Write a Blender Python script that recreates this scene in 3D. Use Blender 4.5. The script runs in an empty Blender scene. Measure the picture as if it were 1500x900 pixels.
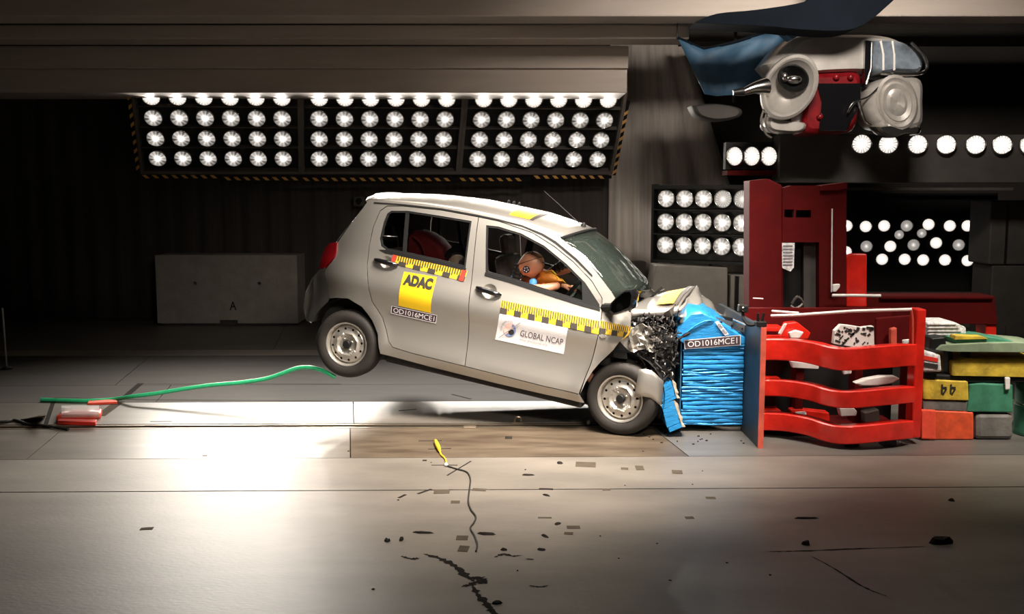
import bpy, bmesh, math, random
import numpy as np
from mathutils import Vector, Matrix, geometry
random.seed(7)
scene = bpy.context.scene
col = scene.collection
PI = math.pi
R = math.radians

# ------------------------------------------------------------------ camera
FPX = 1496.0                       # focal length in pixels of the 1500x900 frame
TILT = R(6.5)
CAM = Vector((0.0, -8.0, 1.91))
cam_data = bpy.data.cameras.new('camera')
cam_data.sensor_width = 36.0
cam_data.lens = FPX / 1500.0 * 36.0
cam = bpy.data.objects.new('camera', cam_data)
cam.location = CAM
cam.rotation_euler = (PI / 2 - TILT, 0, 0)
col.objects.link(cam)
scene.camera = cam

# ------------------------------------------------------------------ light and exposure
scene.view_settings.view_transform = 'Standard'
scene.view_settings.look = 'None'
scene.view_settings.exposure = 0.0
scene.view_settings.gamma = 1.0
scene.view_settings.use_curve_mapping = False
world = bpy.data.worlds.new('dark_hall')
world.use_nodes = True
world.node_tree.nodes['Background'].inputs[0].default_value = (1.0, 0.86, 0.74, 1)
world.node_tree.nodes['Background'].inputs[1].default_value = 0.020
scene.world = world

def area(name, loc, target, sx, sy, power, color=(1, 0.90, 0.79), spread=180):
    d = bpy.data.lights.new(name, 'AREA')
    d.shape = 'RECTANGLE'; d.size = sx; d.size_y = sy
    d.energy = power; d.color = color; d.spread = R(spread)
    o = bpy.data.objects.new(name, d)
    o.location = loc
    o.rotation_euler = (Vector(target) - Vector(loc)).to_track_quat('-Z', 'Y').to_euler()
    col.objects.link(o)
    return o
# the hall's own lamp banks under the roof: one over the track, one above the photographers; added fills follow
area('roof_lamp_bank', (0.2, 0.3, 4.55), (0.2, 0.2, 0), 3.0, 0.8, 40, spread=100)
area('gallery_lamp_bank', (1.4, -2.0, 4.75), (0.1, -0.25, 0.7), 2.4, 0.8, 205, spread=62)
area('added_front_fill', (1.8, -7.0, 4.4), (0.0, -0.1, 0.8), 1.6, 0.8, 20, spread=42)  # added fill from the camera side for the dummy and car flank
area('added_unit_fill', (2.6, -1.2, 4.9), (3.3, 3.2, 3.6), 1.2, 0.6, 60, spread=80)  # added light that lifts the overhead unit, no known lamp there
area('added_stores_fill', (4.2, -2.2, 4.7), (3.9, -0.2, 0.3), 1.2, 0.6, 32, spread=50)  # unseen light added to brighten the goods at the right

LAMP = 5.0                        # glow of the lamp lenses in view
BEAM = 68.0                       # watts of each flood lamp's beam

# ------------------------------------------------------------------ points of the place seen at a pixel
FWD = Vector((0, math.cos(TILT), -math.sin(TILT)))
UPV = Vector((0, math.sin(TILT), math.cos(TILT)))
def ray(px, py):
    return FWD + Vector((1, 0, 0)) * ((px - 750) / FPX) + UPV * ((450 - py) / FPX)
def P(px, py, Y):
    d = ray(px, py)
    return CAM + d * ((Y - CAM.y) / d.y)
def G(px, py, z=0.0):
    d = ray(px, py)
    return CAM + d * ((z - CAM.z) / d.z)

# ------------------------------------------------------------------ materials
MATS = {}
def mat(name, color, rough=0.5, metal=0.0, var=0.0, scale=8.0, bump=0.0, bscale=40.0, spec=0.5,
        coat=0.0, alpha=1.0, trans=0.0, var_color=None, emit=None, stretch=(1, 1, 1), detail=4.0, flake=0.0):
    m = bpy.data.materials.new(name)
    m.use_nodes = True
    nt = m.node_tree
    b = nt.nodes['Principled BSDF']
    c = (*color, 1.0)
    b.inputs['Base Color'].default_value = c
    b.inputs['Roughness'].default_value = rough
    b.inputs['Metallic'].default_value = metal
    b.inputs['Specular IOR Level'].default_value = spec
    b.inputs['Coat Weight'].default_value = coat
    b.inputs['Coat Roughness'].default_value = 0.08
    b.inputs['Alpha'].default_value = alpha
    b.inputs['Transmission Weight'].default_value = trans
    if emit:
        b.inputs['Emission Color'].default_value = (*emit[0], 1)
        b.inputs['Emission Strength'].default_value = emit[1]
    tc = nt.nodes.new('ShaderNodeTexCoord')
    mp = nt.nodes.new('ShaderNodeMapping')
    mp.inputs['Scale'].default_value = stretch
    nt.links.new(tc.outputs['Object'], mp.inputs['Vector'])
    if var > 0 or var_color:
        n = nt.nodes.new('ShaderNodeTexNoise')
        n.inputs['Scale'].default_value = scale
        n.inputs['Detail'].default_value = detail
        n.inputs['Roughness'].default_value = 0.6
        nt.links.new(mp.outputs[0], n.inputs['Vector'])
        rp = nt.nodes.new('ShaderNodeValToRGB')
        lo = tuple(max(0, x * (1 - var)) for x in color)
        hi = var_color if var_color else tuple(min(1, x * (1 + var)) for x in color)
        rp.color_ramp.elements[0].position = 0.3
        rp.color_ramp.elements[1].position = 0.7
        rp.color_ramp.elements[0].color = (*lo, 1)
        rp.color_ramp.elements[1].color = (*hi, 1)
        nt.links.new(n.outputs['Fac'], rp.inputs[0])
        nt.links.new(rp.outputs[0], b.inputs['Base Color'])
    if bump > 0:
        n2 = nt.nodes.new('ShaderNodeTexNoise')
        n2.inputs['Scale'].default_value = bscale
        n2.inputs['Detail'].default_value = 3
        nt.links.new(mp.outputs[0], n2.inputs['Vector'])
        bp = nt.nodes.new('ShaderNodeBump')
        bp.inputs['Strength'].default_value = bump
        bp.inputs['Distance'].default_value = 0.02
        nt.links.new(n2.outputs['Fac'], bp.inputs['Height'])
        nt.links.new(bp.outputs[0], b.inputs['Normal'])
    MATS[name] = m
    return m

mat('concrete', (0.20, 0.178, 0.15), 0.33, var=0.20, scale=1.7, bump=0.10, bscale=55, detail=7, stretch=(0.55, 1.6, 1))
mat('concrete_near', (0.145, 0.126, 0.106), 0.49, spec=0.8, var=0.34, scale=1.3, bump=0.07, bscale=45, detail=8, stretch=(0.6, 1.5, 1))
mat('steel_plate', (0.135, 0.12, 0.102), 0.38, spec=0.6, var=0.26, scale=2.4, bump=0.05, bscale=25, detail=8, stretch=(0.5, 2.2, 1))
mat('rusty_plate', (0.060, 0.038, 0.022), 0.46, var=0.42, scale=3.0, bump=0.06, bscale=30, detail=8, stretch=(0.5, 2.2, 1), var_color=(0.115, 0.088, 0.060))
mat('dark_plate', (0.10, 0.092, 0.082), 0.42, var=0.3, scale=2.0, bump=0.05, detail=6, stretch=(0.4, 2, 1))
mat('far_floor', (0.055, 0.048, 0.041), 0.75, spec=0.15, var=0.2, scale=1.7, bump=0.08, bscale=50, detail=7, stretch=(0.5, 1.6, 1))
mat('groove', (0.012, 0.011, 0.010), 0.9)
mat('rail_steel', (0.30, 0.24, 0.18), 0.35, 0.8, var=0.3, scale=6, stretch=(0.3, 3, 1))
mat('wall_dark', (0.040, 0.035, 0.031), 0.9, var=0.25, scale=1.2)
mat('curtain_black', (0.055, 0.047, 0.042), 0.9, var=0.2, scale=3, stretch=(6, 6, 0.2), bump=0.1, bscale=20)
mat('curtain_grey', (0.58, 0.52, 0.47), 0.85, var=0.18, scale=3, stretch=(6, 6, 0.2), bump=0.1, bscale=25)
mat('beam_paint', (0.58, 0.50, 0.44), 0.7, var=0.10, scale=2, stretch=(0.3, 1, 3))
mat('beam_dark', (0.05, 0.045, 0.04), 0.8, var=0.2, scale=2)
mat('block_concrete', (0.30, 0.275, 0.245), 0.85, var=0.14, scale=5, bump=0.25, bscale=35, detail=7)
mat('ink', (0.02, 0.018, 0.016), 0.8)
mat('black_metal', (0.010, 0.010, 0.010), 0.45, 0.2)
mat('grey_frame', (0.16, 0.14, 0.125), 0.5, 0.3, var=0.15, scale=6)
mat('hazard_orange', (0.80, 0.42, 0.12), 0.6)
mat('reflector', (0.75, 0.74, 0.72), 0.22, 1.0)
mat('silver_paint', (0.50, 0.475, 0.435), 0.40, 0.8, coat=0.6, spec=0.5)
mat('silver_crumple', (0.50, 0.475, 0.435), 0.34, 0.6, coat=0.4, bump=0.35, bscale=9)
mat('black_plastic', (0.008, 0.008, 0.008), 0.55, spec=0.3)
mat('gloss_black', (0.006, 0.006, 0.007), 0.12, coat=0.6)
mat('cabin_dark', (0.020, 0.018, 0.017), 0.85, var=0.2, scale=12)
mat('seat_cloth', (0.15, 0.125, 0.12), 0.9, var=0.2, scale=30)
mat('red_cloth', (0.15, 0.004, 0.006), 0.8, var=0.25, scale=10)
mat('tyre_rubber', (0.019, 0.0155, 0.013), 0.75, var=0.3, scale=7, bump=0.1, bscale=60)
mat('rim_steel', (0.60, 0.57, 0.52), 0.33, 0.75)
mat('rim_hole', (0.010, 0.010, 0.010), 0.8)
mat('tail_red', (0.20, 0.005, 0.008), 0.12, coat=0.8)
mat('tape_yellow', (0.66, 0.40, 0.018), 0.5)
mat('sticker_yellow', (0.74, 0.47, 0.008), 0.5)
mat('tape_black', (0.035, 0.028, 0.022), 0.55)
mat('tape_red', (0.70, 0.035, 0.02), 0.5)
mat('sticker_white', (0.66, 0.63, 0.635), 0.5)
mat('sticker_dark', (0.050, 0.030, 0.038), 0.5)
mat('print_grey', (0.28, 0.27, 0.30), 0.5)
mat('print_blue', (0.20, 0.27, 0.50), 0.5)
mat('print_pink', (0.82, 0.58, 0.52), 0.5)
mat('dummy_skin', (0.66, 0.29, 0.165), 0.42, var=0.08, scale=12)
mat('dummy_black', (0.012, 0.012, 0.012), 0.5)
mat('orange_cloth', (0.72, 0.21, 0.018), 0.6, var=0.2, scale=9)
mat('blue_cloth', (0.06, 0.25, 0.55), 0.7, var=0.2, scale=15)
mat('beige_plastic', (0.45, 0.33, 0.22), 0.5)
mat('honey_blue', (0.025, 0.27, 0.62), 0.32, 0.25, var=0.28, scale=9, bump=0.25, bscale=30, stretch=(1, 1, 7))
mat('honey_face', (0.02, 0.10, 0.19), 0.5, 0.2, var=0.35, scale=14)
mat('foil_beige', (0.50, 0.42, 0.33), 0.5, 0.3, var=0.3, scale=20)
mat('barrier_plate', (0.028, 0.036, 0.045), 0.5, 0.3, var=0.4, scale=5)
mat('red_edge', (0.55, 0.085, 0.05), 0.6, var=0.3, scale=9)
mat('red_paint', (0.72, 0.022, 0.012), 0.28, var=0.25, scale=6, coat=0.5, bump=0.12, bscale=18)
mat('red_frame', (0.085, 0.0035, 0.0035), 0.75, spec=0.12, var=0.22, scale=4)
mat('white_paint', (0.78, 0.74, 0.70), 0.45, var=0.12, scale=9)
mat('white_print', (0.80, 0.76, 0.72), 0.6, var=0.5, scale=30)
mat('engine_dark', (0.020, 0.018, 0.017), 0.55, 0.2, var=0.5, scale=18)
mat('engine_metal', (0.30, 0.275, 0.25), 0.38, 0.8, var=0.3, scale=15)
mat('chrome', (0.72, 0.70, 0.68), 0.18, 1.0, var=0.15, scale=6)
mat('satin_grey', (0.50, 0.47, 0.44), 0.38, 0.35, var=0.15, scale=5)
mat('clear_film', (0.75, 0.70, 0.68), 0.3, alpha=0.45)
mat('torn_grey', (0.30, 0.28, 0.25), 0.45, 0.6, bump=0.3, bscale=12)
mat('nose_glass', (0.30, 0.36, 0.43), 0.2, 0.4, var=0.5, scale=5, coat=0.5)
mat('deep_red', (0.20, 0.006, 0.010), 0.30, var=0.4, scale=8)
mat('blue_sheet', (0.045, 0.115, 0.20), 0.6, var=0.45, scale=2.2)
mat('blue_fin', (0.006, 0.009, 0.014), 0.9, spec=0.1, var=0.2, scale=3)
mat('green_hose', (0.05, 0.66, 0.29), 0.35, var=0.12, scale=20)
mat('green_paint', (0.045, 0.20, 0.115), 0.6, var=0.35, scale=7)
mat('green_board', (0.21, 0.27, 0.17), 0.65, var=0.3, scale=6)
mat('yellow_block', (0.55, 0.38, 0.035), 0.65, var=0.35, scale=9, bump=0.3, bscale=20)
mat('orange_block', (0.72, 0.085, 0.025), 0.55, var=0.3, scale=9)
mat('grey_drum', (0.16, 0.15, 0.135), 0.6, var=0.35, scale=6, bump=0.15)
mat('cable_black', (0.018, 0.016, 0.014), 0.6)
mat('tape_brown', (0.075, 0.06, 0.045), 0.9, spec=0.05, var=0.2, scale=20)
mat('debris_dark', (0.020, 0.017, 0.015), 0.8, spec=0.03, var=0.4, scale=30)
mat('safety_red', (0.95, 0.09, 0.045), 0.45, var=0.2, scale=12)
mat('dark_box', (0.060, 0.053, 0.048), 0.7, var=0.2, scale=4)

def glass(name, tint, alpha, rough=0.03, painted_refl=0.0):
    """thin pane: see-through with a tint and a surface reflection by angle"""
    m = bpy.data.materials.new(name)
    m.use_nodes = True
    nt = m.node_tree
    nt.nodes.remove(nt.nodes['Principled BSDF'])
    out = nt.nodes['Material Output']
    tr = nt.nodes.new('ShaderNodeBsdfTransparent'); tr.inputs[0].default_value = (*tint, 1)
    gl = nt.nodes.new('ShaderNodeBsdfGlossy'); gl.inputs['Roughness'].default_value = rough
    fr = nt.nodes.new('ShaderNodeFresnel'); fr.inputs[0].default_value = 1.5
    ad = nt.nodes.new('ShaderNodeMath'); ad.operation = 'ADD'; ad.inputs[1].default_value = alpha
    mx = nt.nodes.new('ShaderNodeMixShader')
    nt.links.new(fr.outputs[0], ad.inputs[0])
    nt.links.new(ad.outputs[0], mx.inputs[0])
    nt.links.new(tr.outputs[0], mx.inputs[1])
    nt.links.new(gl.outputs[0], mx.inputs[2])
    if painted_refl:
        df = nt.nodes.new('ShaderNodeBsdfDiffuse'); df.inputs[0].default_value = (0.42, 0.50, 0.44, 1)  # grey-green diffuse colour painted in for a reflection on the windscreen
        m2 = nt.nodes.new('ShaderNodeMixShader'); m2.inputs[0].default_value = painted_refl
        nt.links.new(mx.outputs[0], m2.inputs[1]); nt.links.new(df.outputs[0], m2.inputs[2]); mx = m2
    nt.links.new(mx.outputs[0], out.inputs[0])
    MATS[name] = m
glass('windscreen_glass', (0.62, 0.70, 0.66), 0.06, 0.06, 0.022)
glass('side_glass', (0.50, 0.50, 0.50), 0.02)
glass('bonnet_glass', (0.8, 0.8, 0.8), 0.05)

def lens_mat(name, strength, edge=0.05, color=(1.0, 0.93, 0.86), ribs=22):
    """ribbed flood-lamp lens: glowing burner in the middle, dimmer ribs round it"""
    m = bpy.data.materials.new(name)
    m.use_nodes = True
    nt = m.node_tree
    N = nt.nodes.new
    b = nt.nodes['Principled BSDF']
    b.inputs['Base Color'].default_value = (0.5, 0.5, 0.5, 1)
    b.inputs['Roughness'].default_value = 0.2
    tc = N('ShaderNodeTexCoord')
    sx = N('ShaderNodeSeparateXYZ'); nt.links.new(tc.outputs['UV'], sx.inputs[0])
    def M(op, a=None, bb=None):
        n = N('ShaderNodeMath'); n.operation = op
        for i, v in enumerate((a, bb)):
            if v is None: continue
            if isinstance(v, (int, float)): n.inputs[i].default_value = v
            else: nt.links.new(v, n.inputs[i])
        return n.outputs[0]
    u = M('SUBTRACT', sx.outputs[0], 0.5); v = M('SUBTRACT', sx.outputs[1], 0.5)
    r = M('MULTIPLY', M('SQRT', M('ADD', M('MULTIPLY', u, u), M('MULTIPLY', v, v))), 2.0)
    ang = M('ARCTAN2', v, u)
    rib = M('MULTIPLY_ADD', M('MULTIPLY', M('SINE', M('MULTIPLY', ang, float(ribs))), M('SINE', M('MULTIPLY_ADD', ang, 4.0))), 0.62)
    rib.node.inputs[2].default_value = 0.60
    ring = M('MULTIPLY_ADD', M('SINE', M('MULTIPLY', r, 34.0)), 0.12)
    ring.node.inputs[2].default_value = 0.88
    core = M('POWER', M('MAXIMUM', M('SUBTRACT', 1.0, M('MULTIPLY', r, 1.0)), 0.0), 4.0)
    glow = M('MULTIPLY', M('MULTIPLY', rib, ring), edge)
    tot = M('MULTIPLY', M('ADD', core, glow), strength)
    nt.links.new(tot, b.inputs['Emission Strength'])
    b.inputs['Emission Color'].default_value = (*color, 1)
    MATS[name] = m
lens_mat('flood_lens', LAMP, 0.13, ribs=7)
lens_mat('bright_lens', LAMP, 0.35)
lens_mat('far_lens', LAMP * 0.22, 0.5)

# ------------------------------------------------------------------ object helpers
def origin_of(parent):
    o = Vector((0, 0, 0))
    while parent is not None:
        if '_own_frame' in parent:
            return o + Vector(parent['_base'][:])
        o += Vector(parent.location)
        parent = parent.parent
    return o

def link_mesh(name, me, parent=None):
    o = bpy.data.objects.new(name, me)
    col.objects.link(o)
    if parent is not None:
        o.parent = parent
    return o

def thing(name, label, cat, loc=(0, 0, 0), group=None):
    o = bpy.data.objects.new(name, None)
    o.empty_display_size = 0.1
    col.objects.link(o)
    o.location = loc
    o['label'] = label; o['category'] = cat
    if group: o['group'] = group
    return o

def tag(o, label, cat, group=None):
    o['label'] = label; o['category'] = cat
    if group: o['group'] = group
    return o

def structure(o, label=None):
    o['kind'] = 'structure'
    if label: o['label'] = label
    return o

class MB:
    def __init__(self):
        self.v = []; self.f = []; self.m = []; self.cur = 0
    def add(self, vs, fs):
        k = len(self.v)
        self.v += [Vector(p) for p in vs]
        self.f += [tuple(i + k for i in f) for f in fs]
        self.m += [self.cur] * len(fs)
        return self
    def box(self, x0, x1, y0, y1, z0, z1):
        x0, x1 = min(x0, x1), max(x0, x1); y0, y1 = min(y0, y1), max(y0, y1); z0, z1 = min(z0, z1), max(z0, z1)
        return self.add([(x0, y0, z0), (x1, y0, z0), (x1, y1, z0), (x0, y1, z0), (x0, y0, z1), (x1, y0, z1), (x1, y1, z1), (x0, y1, z1)],
                        [(0, 3, 2, 1), (4, 5, 6, 7), (0, 1, 5, 4), (1, 2, 6, 5), (2, 3, 7, 6), (3, 0, 4, 7)])
    def obox(self, c, size, rot=None):
        c = Vector(c); M3 = rot if rot is not None else Matrix.Identity(3)
        h = [s / 2 for s in size]
        vs = [c + M3 @ Vector((sx * h[0], sy * h[1], sz * h[2])) for sz in (-1, 1) for sx, sy in ((-1, -1), (1, -1), (1, 1), (-1, 1))]
        return self.add(vs, [(0, 3, 2, 1), (4, 5, 6, 7), (0, 1, 5, 4), (1, 2, 6, 5), (2, 3, 7, 6), (3, 0, 4, 7)])
    def tube(self, pts, r, n=10, caps=True, flat=1.0):
        pts = [Vector(p) for p in pts]
        rs = r if isinstance(r, (list, tuple)) else [r] * len(pts)
        vs = []; up = None
        for i, p in enumerate(pts):
            t = (pts[min(i + 1, len(pts) - 1)] - pts[max(i - 1, 0)]).normalized()
            if up is None:
                up = Vector((0, 0, 1)) if abs(t.z) < 0.9 else Vector((0, 1, 0))
            s = t.cross(up).normalized(); up = s.cross(t).normalized()
            for k in range(n):
                a = 2 * PI * k / n
                vs.append(p + (s * math.cos(a) + up * (math.sin(a) * flat)) * rs[i])
        fs = [(i * n + k, i * n + (k + 1) % n, (i + 1) * n + (k + 1) % n, (i + 1) * n + k) for i in range(len(pts) - 1) for k in range(n)]
        if caps:
            fs.append(tuple(range(n - 1, -1, -1)))
            fs.append(tuple((len(pts) - 1) * n + k for k in range(n)))
        return self.add(vs, fs)
    def lathe(self, prof, frame, n=24, close=True):
        """prof: (radius, height) pairs about frame's z axis"""
        vs = []
        for (r, h) in prof:
            for k in range(n):
                a = 2 * PI * k / n
                vs.append(frame @ Vector((r * math.cos(a), r * math.sin(a), h)))
        fs = [(i * n + k, i * n + (k + 1) % n, (i + 1) * n + (k + 1) % n, (i + 1) * n + k) for i in range(len(prof) - 1) for k in range(n)]
        if close:
            fs.append(tuple(range(n - 1, -1, -1)))
            fs.append(tuple((len(prof) - 1) * n + k for k in range(n)))
        return self.add(vs, fs)
    def prism(self, poly, off):
        """poly: 3-D outline, off: extrusion vector"""
        n = len(poly); off = Vector(off)
        a = [Vector(p) for p in poly]
        tris = geometry.tessellate_polygon([a])
        vs = a + [p + off for p in a]
        fs = [tuple(t) for t in tris] + [tuple(n + i for i in reversed(t)) for t in tris]
        fs += [(i, n + i, n + (i + 1) % n, (i + 1) % n) for i in range(n)]
        return self.add(vs, fs)
    def grid(self, rows):
        nu = len(rows); nv = len(rows[0])
        vs = [p for r in rows for p in r]
        return self.add(vs, [(i * nv + j, i * nv + j + 1, (i + 1) * nv + j + 1, (i + 1) * nv + j) for i in range(nu - 1) for j in range(nv - 1)])
    def ball(self, c, r, n=16, m=10, rot=None):
        c = Vector(c); rr = r if isinstance(r, (list, tuple)) else (r, r, r)
        M3 = rot if rot is not None else Matrix.Identity(3)
        vs = [c + M3 @ Vector((0, 0, rr[2]))]
        for i in range(1, m):
            t = PI * i / m
            for k in range(n):
                a = 2 * PI * k / n
                vs.append(c + M3 @ Vector((rr[0] * math.sin(t) * math.cos(a), rr[1] * math.sin(t) * math.sin(a), rr[2] * math.cos(t))))
        vs.append(c + M3 @ Vector((0, 0, -rr[2])))
        fs = [(0, 1 + k, 1 + (k + 1) % n) for k in range(n)]
        fs += [(1 + i * n + k, 1 + (i + 1) * n + k, 1 + (i + 1) * n + (k + 1) % n, 1 + i * n + (k + 1) % n) for i in range(m - 2) for k in range(n)]
        L = len(vs) - 1
        fs += [(L, 1 + (m - 2) * n + (k + 1) % n, 1 + (m - 2) * n + k) for k in range(n)]
        return self.add(vs, fs)
    def build(self, name, material, parent=None, smooth=False, bevel=0.0, solid=0.0, fix=True, subsurf=0, base=False, kind=None):
        off = origin_of(parent)
        if base and parent is None:
            lo = [min(p[i] for p in self.v) for i in range(3)]; hi = [max(p[i] for p in self.v) for i in range(3)]
            off = Vector(((lo[0] + hi[0]) / 2, (lo[1] + hi[1]) / 2, lo[2]))
        me = bpy.data.meshes.new(name)
        me.from_pydata([p - off for p in self.v], [], self.f)
        mats = material if isinstance(material, (list, tuple)) else [material]
        for mm in mats: me.materials.append(MATS[mm])
        if len(mats) > 1:
            me.polygons.foreach_set('material_index', self.m)
        if fix:
            bm = bmesh.new(); bm.from_mesh(me)
            bmesh.ops.recalc_face_normals(bm, faces=bm.faces)
            bm.to_mesh(me); bm.free()
        if smooth:
            me.polygons.foreach_set('use_smooth', [True] * len(me.polygons))
            if smooth != 'all':
                me.set_sharp_from_angle(angle=R(40))
        me.update()
        o = link_mesh(name, me, parent)
        if base and parent is None:
            o.location = off
        if solid:
            s = o.modifiers.new('thickness', 'SOLIDIFY'); s.thickness = solid; s.offset = -1
        if bevel:
            b = o.modifiers.new('bevel', 'BEVEL'); b.width = bevel; b.segments = 2; b.limit_method = 'ANGLE'
        if subsurf:
            s = o.modifiers.new('subsurf', 'SUBSURF'); s.levels = subsurf; s.render_levels = subsurf
        if kind: o['kind'] = kind
        return o

def frame_from(origin, z, x_hint=(1, 0, 0)):
    z = Vector(z).normalized(); x = Vector(x_hint); x = (x - z * x.dot(z)).normalized(); y = z.cross(x)
    M4 = Matrix((x, y, z)).transposed().to_4x4(); M4.translation = Vector(origin)
    return M4

def catmull(pts, per=8):
    pts = [Vector(p) for p in pts]; out = []
    for i in range(len(pts) - 1):
        p0 = pts[max(i - 1, 0)]; p1 = pts[i]; p2 = pts[i + 1]; p3 = pts[min(i + 2, len(pts) - 1)]
        for k in range(per):
            t = k / per
            out.append(0.5 * ((2 * p1) + (p2 - p0) * t + (2 * p0 - 5 * p1 + 4 * p2 - p3) * t * t + (3 * p1 - p0 - 3 * p2 + p3) * t ** 3))
    out.append(pts[-1]); return out

def text_tris(s, bold=False):
    """glyph triangles of a word in a unit box (x 0..1, y 0..1)"""
    c = bpy.data.curves.new('glyphs', 'FONT'); c.body = s; c.resolution_u = 4
    if bold: c.offset = 0.065
    o = bpy.data.objects.new('glyphs', c); col.objects.link(o)
    dg = bpy.context.evaluated_depsgraph_get(); dg.update()
    me = bpy.data.meshes.new_from_object(o.evaluated_get(dg))
    vs = [v.co.copy() for v in me.vertices]; fs = [tuple(p.vertices) for p in me.polygons]
    bpy.data.objects.remove(o); bpy.data.curves.remove(c); bpy.data.meshes.remove(me)
    x0 = min(v.x for v in vs); x1 = max(v.x for v in vs); y0 = min(v.y for v in vs); y1 = max(v.y for v in vs)
    return [((v.x - x0) / (x1 - x0), (v.y - y0) / (y1 - y0)) for v in vs], fs

def pip(x, y, poly):
    c = False; n = len(poly); j = n - 1
    for i in range(n):
        xi, yi = poly[i]; xj, yj = poly[j]
        if (yi > y) != (yj > y) and x < (xj - xi) * (y - yi) / (yj - yi) + xi: c = not c
        j = i
    return c

def inset(poly, d):
    n = len(poly); A = sum(poly[i][0] * poly[(i + 1) % n][1] - poly[(i + 1) % n][0] * poly[i][1] for i in range(n))
    s = 1 if A > 0 else -1; out = []
    for i in range(n):
        p0 = Vector(poly[i - 1]); p = Vector(poly[i]); p1 = Vector(poly[(i + 1) % n])
        a = (p - p0).normalized(); b = (p1 - p).normalized()
        na = Vector((-a.y, a.x)) * s; nb = Vector((-b.y, b.x)) * s
        k = (na + nb)
        k = k / max(0.5, k.dot(na)) if k.length > 1e-6 else na
        out.append(tuple(p + k * d))
    return out

def densify(poly, d):
    out = []; n = len(poly)
    for i in range(n):
        a = Vector(poly[i]); b = Vector(poly[(i + 1) % n]); k = max(1, int((b - a).length / d))
        out += [tuple(a + (b - a) * (j / k)) for j in range(k)]
    return out

def fill2d(outer, holes=(), step=0.04):
    """triangles of a flat outline with holes, with inner grid points so that it can be bent"""
    outer = densify(outer, step); holes = [densify(h, step) for h in holes]
    vs = []; es = []
    for loop in [outer] + holes:
        k = len(vs); n = len(loop)
        vs += loop; es += [(k + i, k + (i + 1) % n) for i in range(n)]
    x0 = min(p[0] for p in outer); x1 = max(p[0] for p in outer); y0 = min(p[1] for p in outer); y1 = max(p[1] for p in outer)
    B = np.array(vs)
    gx = np.arange(x0 + step / 2, x1, step); gy = np.arange(y0 + step / 2, y1, step)
    for x in gx:
        for y in gy:
            if pip(x, y, outer) and not any(pip(x, y, h) for h in holes):
                if np.min((B[:, 0] - x) ** 2 + (B[:, 1] - y) ** 2) > (0.45 * step) ** 2: vs.append((x, y))
    rv, re, rf, *_ = geometry.delaunay_2d_cdt([Vector(p) for p in vs], es, [], 0, 1e-6)
    fs = []
    for f in rf:
        cx = sum(rv[i].x for i in f) / len(f); cy = sum(rv[i].y for i in f) / len(f)
        if pip(cx, cy, outer) and not any(pip(cx, cy, h) for h in holes): fs.append(tuple(f))
    return [(p.x, p.y) for p in rv], fs

def lerp_table(tab, x):
    if x <= tab[0][0]: return tab[0][1]
    for i in range(len(tab) - 1):
        if x <= tab[i + 1][0]:
            x0, y0 = tab[i]; x1, y1 = tab[i + 1]
            m0 = (y1 - (tab[i - 1][1] if i else y0)) / (x1 - (tab[i - 1][0] if i else x0))
            m1 = ((tab[i + 2][1] if i + 2 < len(tab) else y1) - y0) / ((tab[i + 2][0] if i + 2 < len(tab) else x1) - x0)
            h = x1 - x0; t = (x - x0) / h
            return (2 * t ** 3 - 3 * t ** 2 + 1) * y0 + (t ** 3 - 2 * t ** 2 + t) * h * m0 + (-2 * t ** 3 + 3 * t ** 2) * y1 + (t ** 3 - t ** 2) * h * m1
    return tab[-1][1]

# ================================================================== the hall
SK = 0.018                                    # the track runs slightly askew to the view
CROSS = -0.16                                 # the cross joints run at a slant to the track
def YJ(py): return G(750, py).y
floor_mb = MB(); floor_mb.box(-9.5, 9.5, -9.5, 7.6, -0.30, -0.020)
floor = structure(floor_mb.build('floor', 'groove'))
def slab(x0, x1, y0, y1, m, name='slab', gap=0.006):
    x0 += gap; x1 -= gap; y0 += gap; y1 -= gap
    k0, k1 = CROSS * y0, CROSS * y1
    poly = [(x0 + k0, y0 + SK * x0, 0), (x1 + k0, y0 + SK * x1, 0), (x1 + k1, y1 + SK * x1, 0), (x0 + k1, y1 + SK * x0, 0)]
    mb = MB(); mb.prism([Vector(p) for p in poly], (0, 0, -0.02))
    return mb.build(name, m, floor)
ys = {k: YJ(k) for k in (512, 520, 563, 588, 619.5, 626.5, 670, 717)}
slab(-9.4, -2.2, ys[512], 7.5, 'dark_plate', gap=0.003); slab(-2.2, 9.4, ys[512], 7.5, 'dark_plate', gap=0.003)
slab(-9.4, 9.4, ys[520], ys[512], 'concrete', gap=0.003)
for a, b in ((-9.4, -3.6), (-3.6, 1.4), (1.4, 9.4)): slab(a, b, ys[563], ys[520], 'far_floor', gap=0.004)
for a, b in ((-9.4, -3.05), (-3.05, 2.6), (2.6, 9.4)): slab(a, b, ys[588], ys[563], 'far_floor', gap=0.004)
for a, b in ((-9.4, -3.6), (-3.6, -1.26), (-1.26, 1.05), (1.05, 4), (4, 9.4)): slab(a, b, ys[619.5], ys[588], 'steel_plate', gap=0.004)
for a, b, m in ((-9.4, -3.6, 'steel_plate'), (-3.6, -1.29, 'steel_plate'), (-1.29, 1.15, 'rusty_plate'), (1.15, 4, 'dark_plate'), (4, 9.4, 'steel_plate')):
    slab(a, b, ys[670], ys[626.5], m, gap=0.004)
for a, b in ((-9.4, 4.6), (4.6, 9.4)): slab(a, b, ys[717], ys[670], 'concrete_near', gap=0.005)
slab(-10.9, 8.8, -9.4, ys[717], 'concrete_near', gap=0.013)
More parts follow.
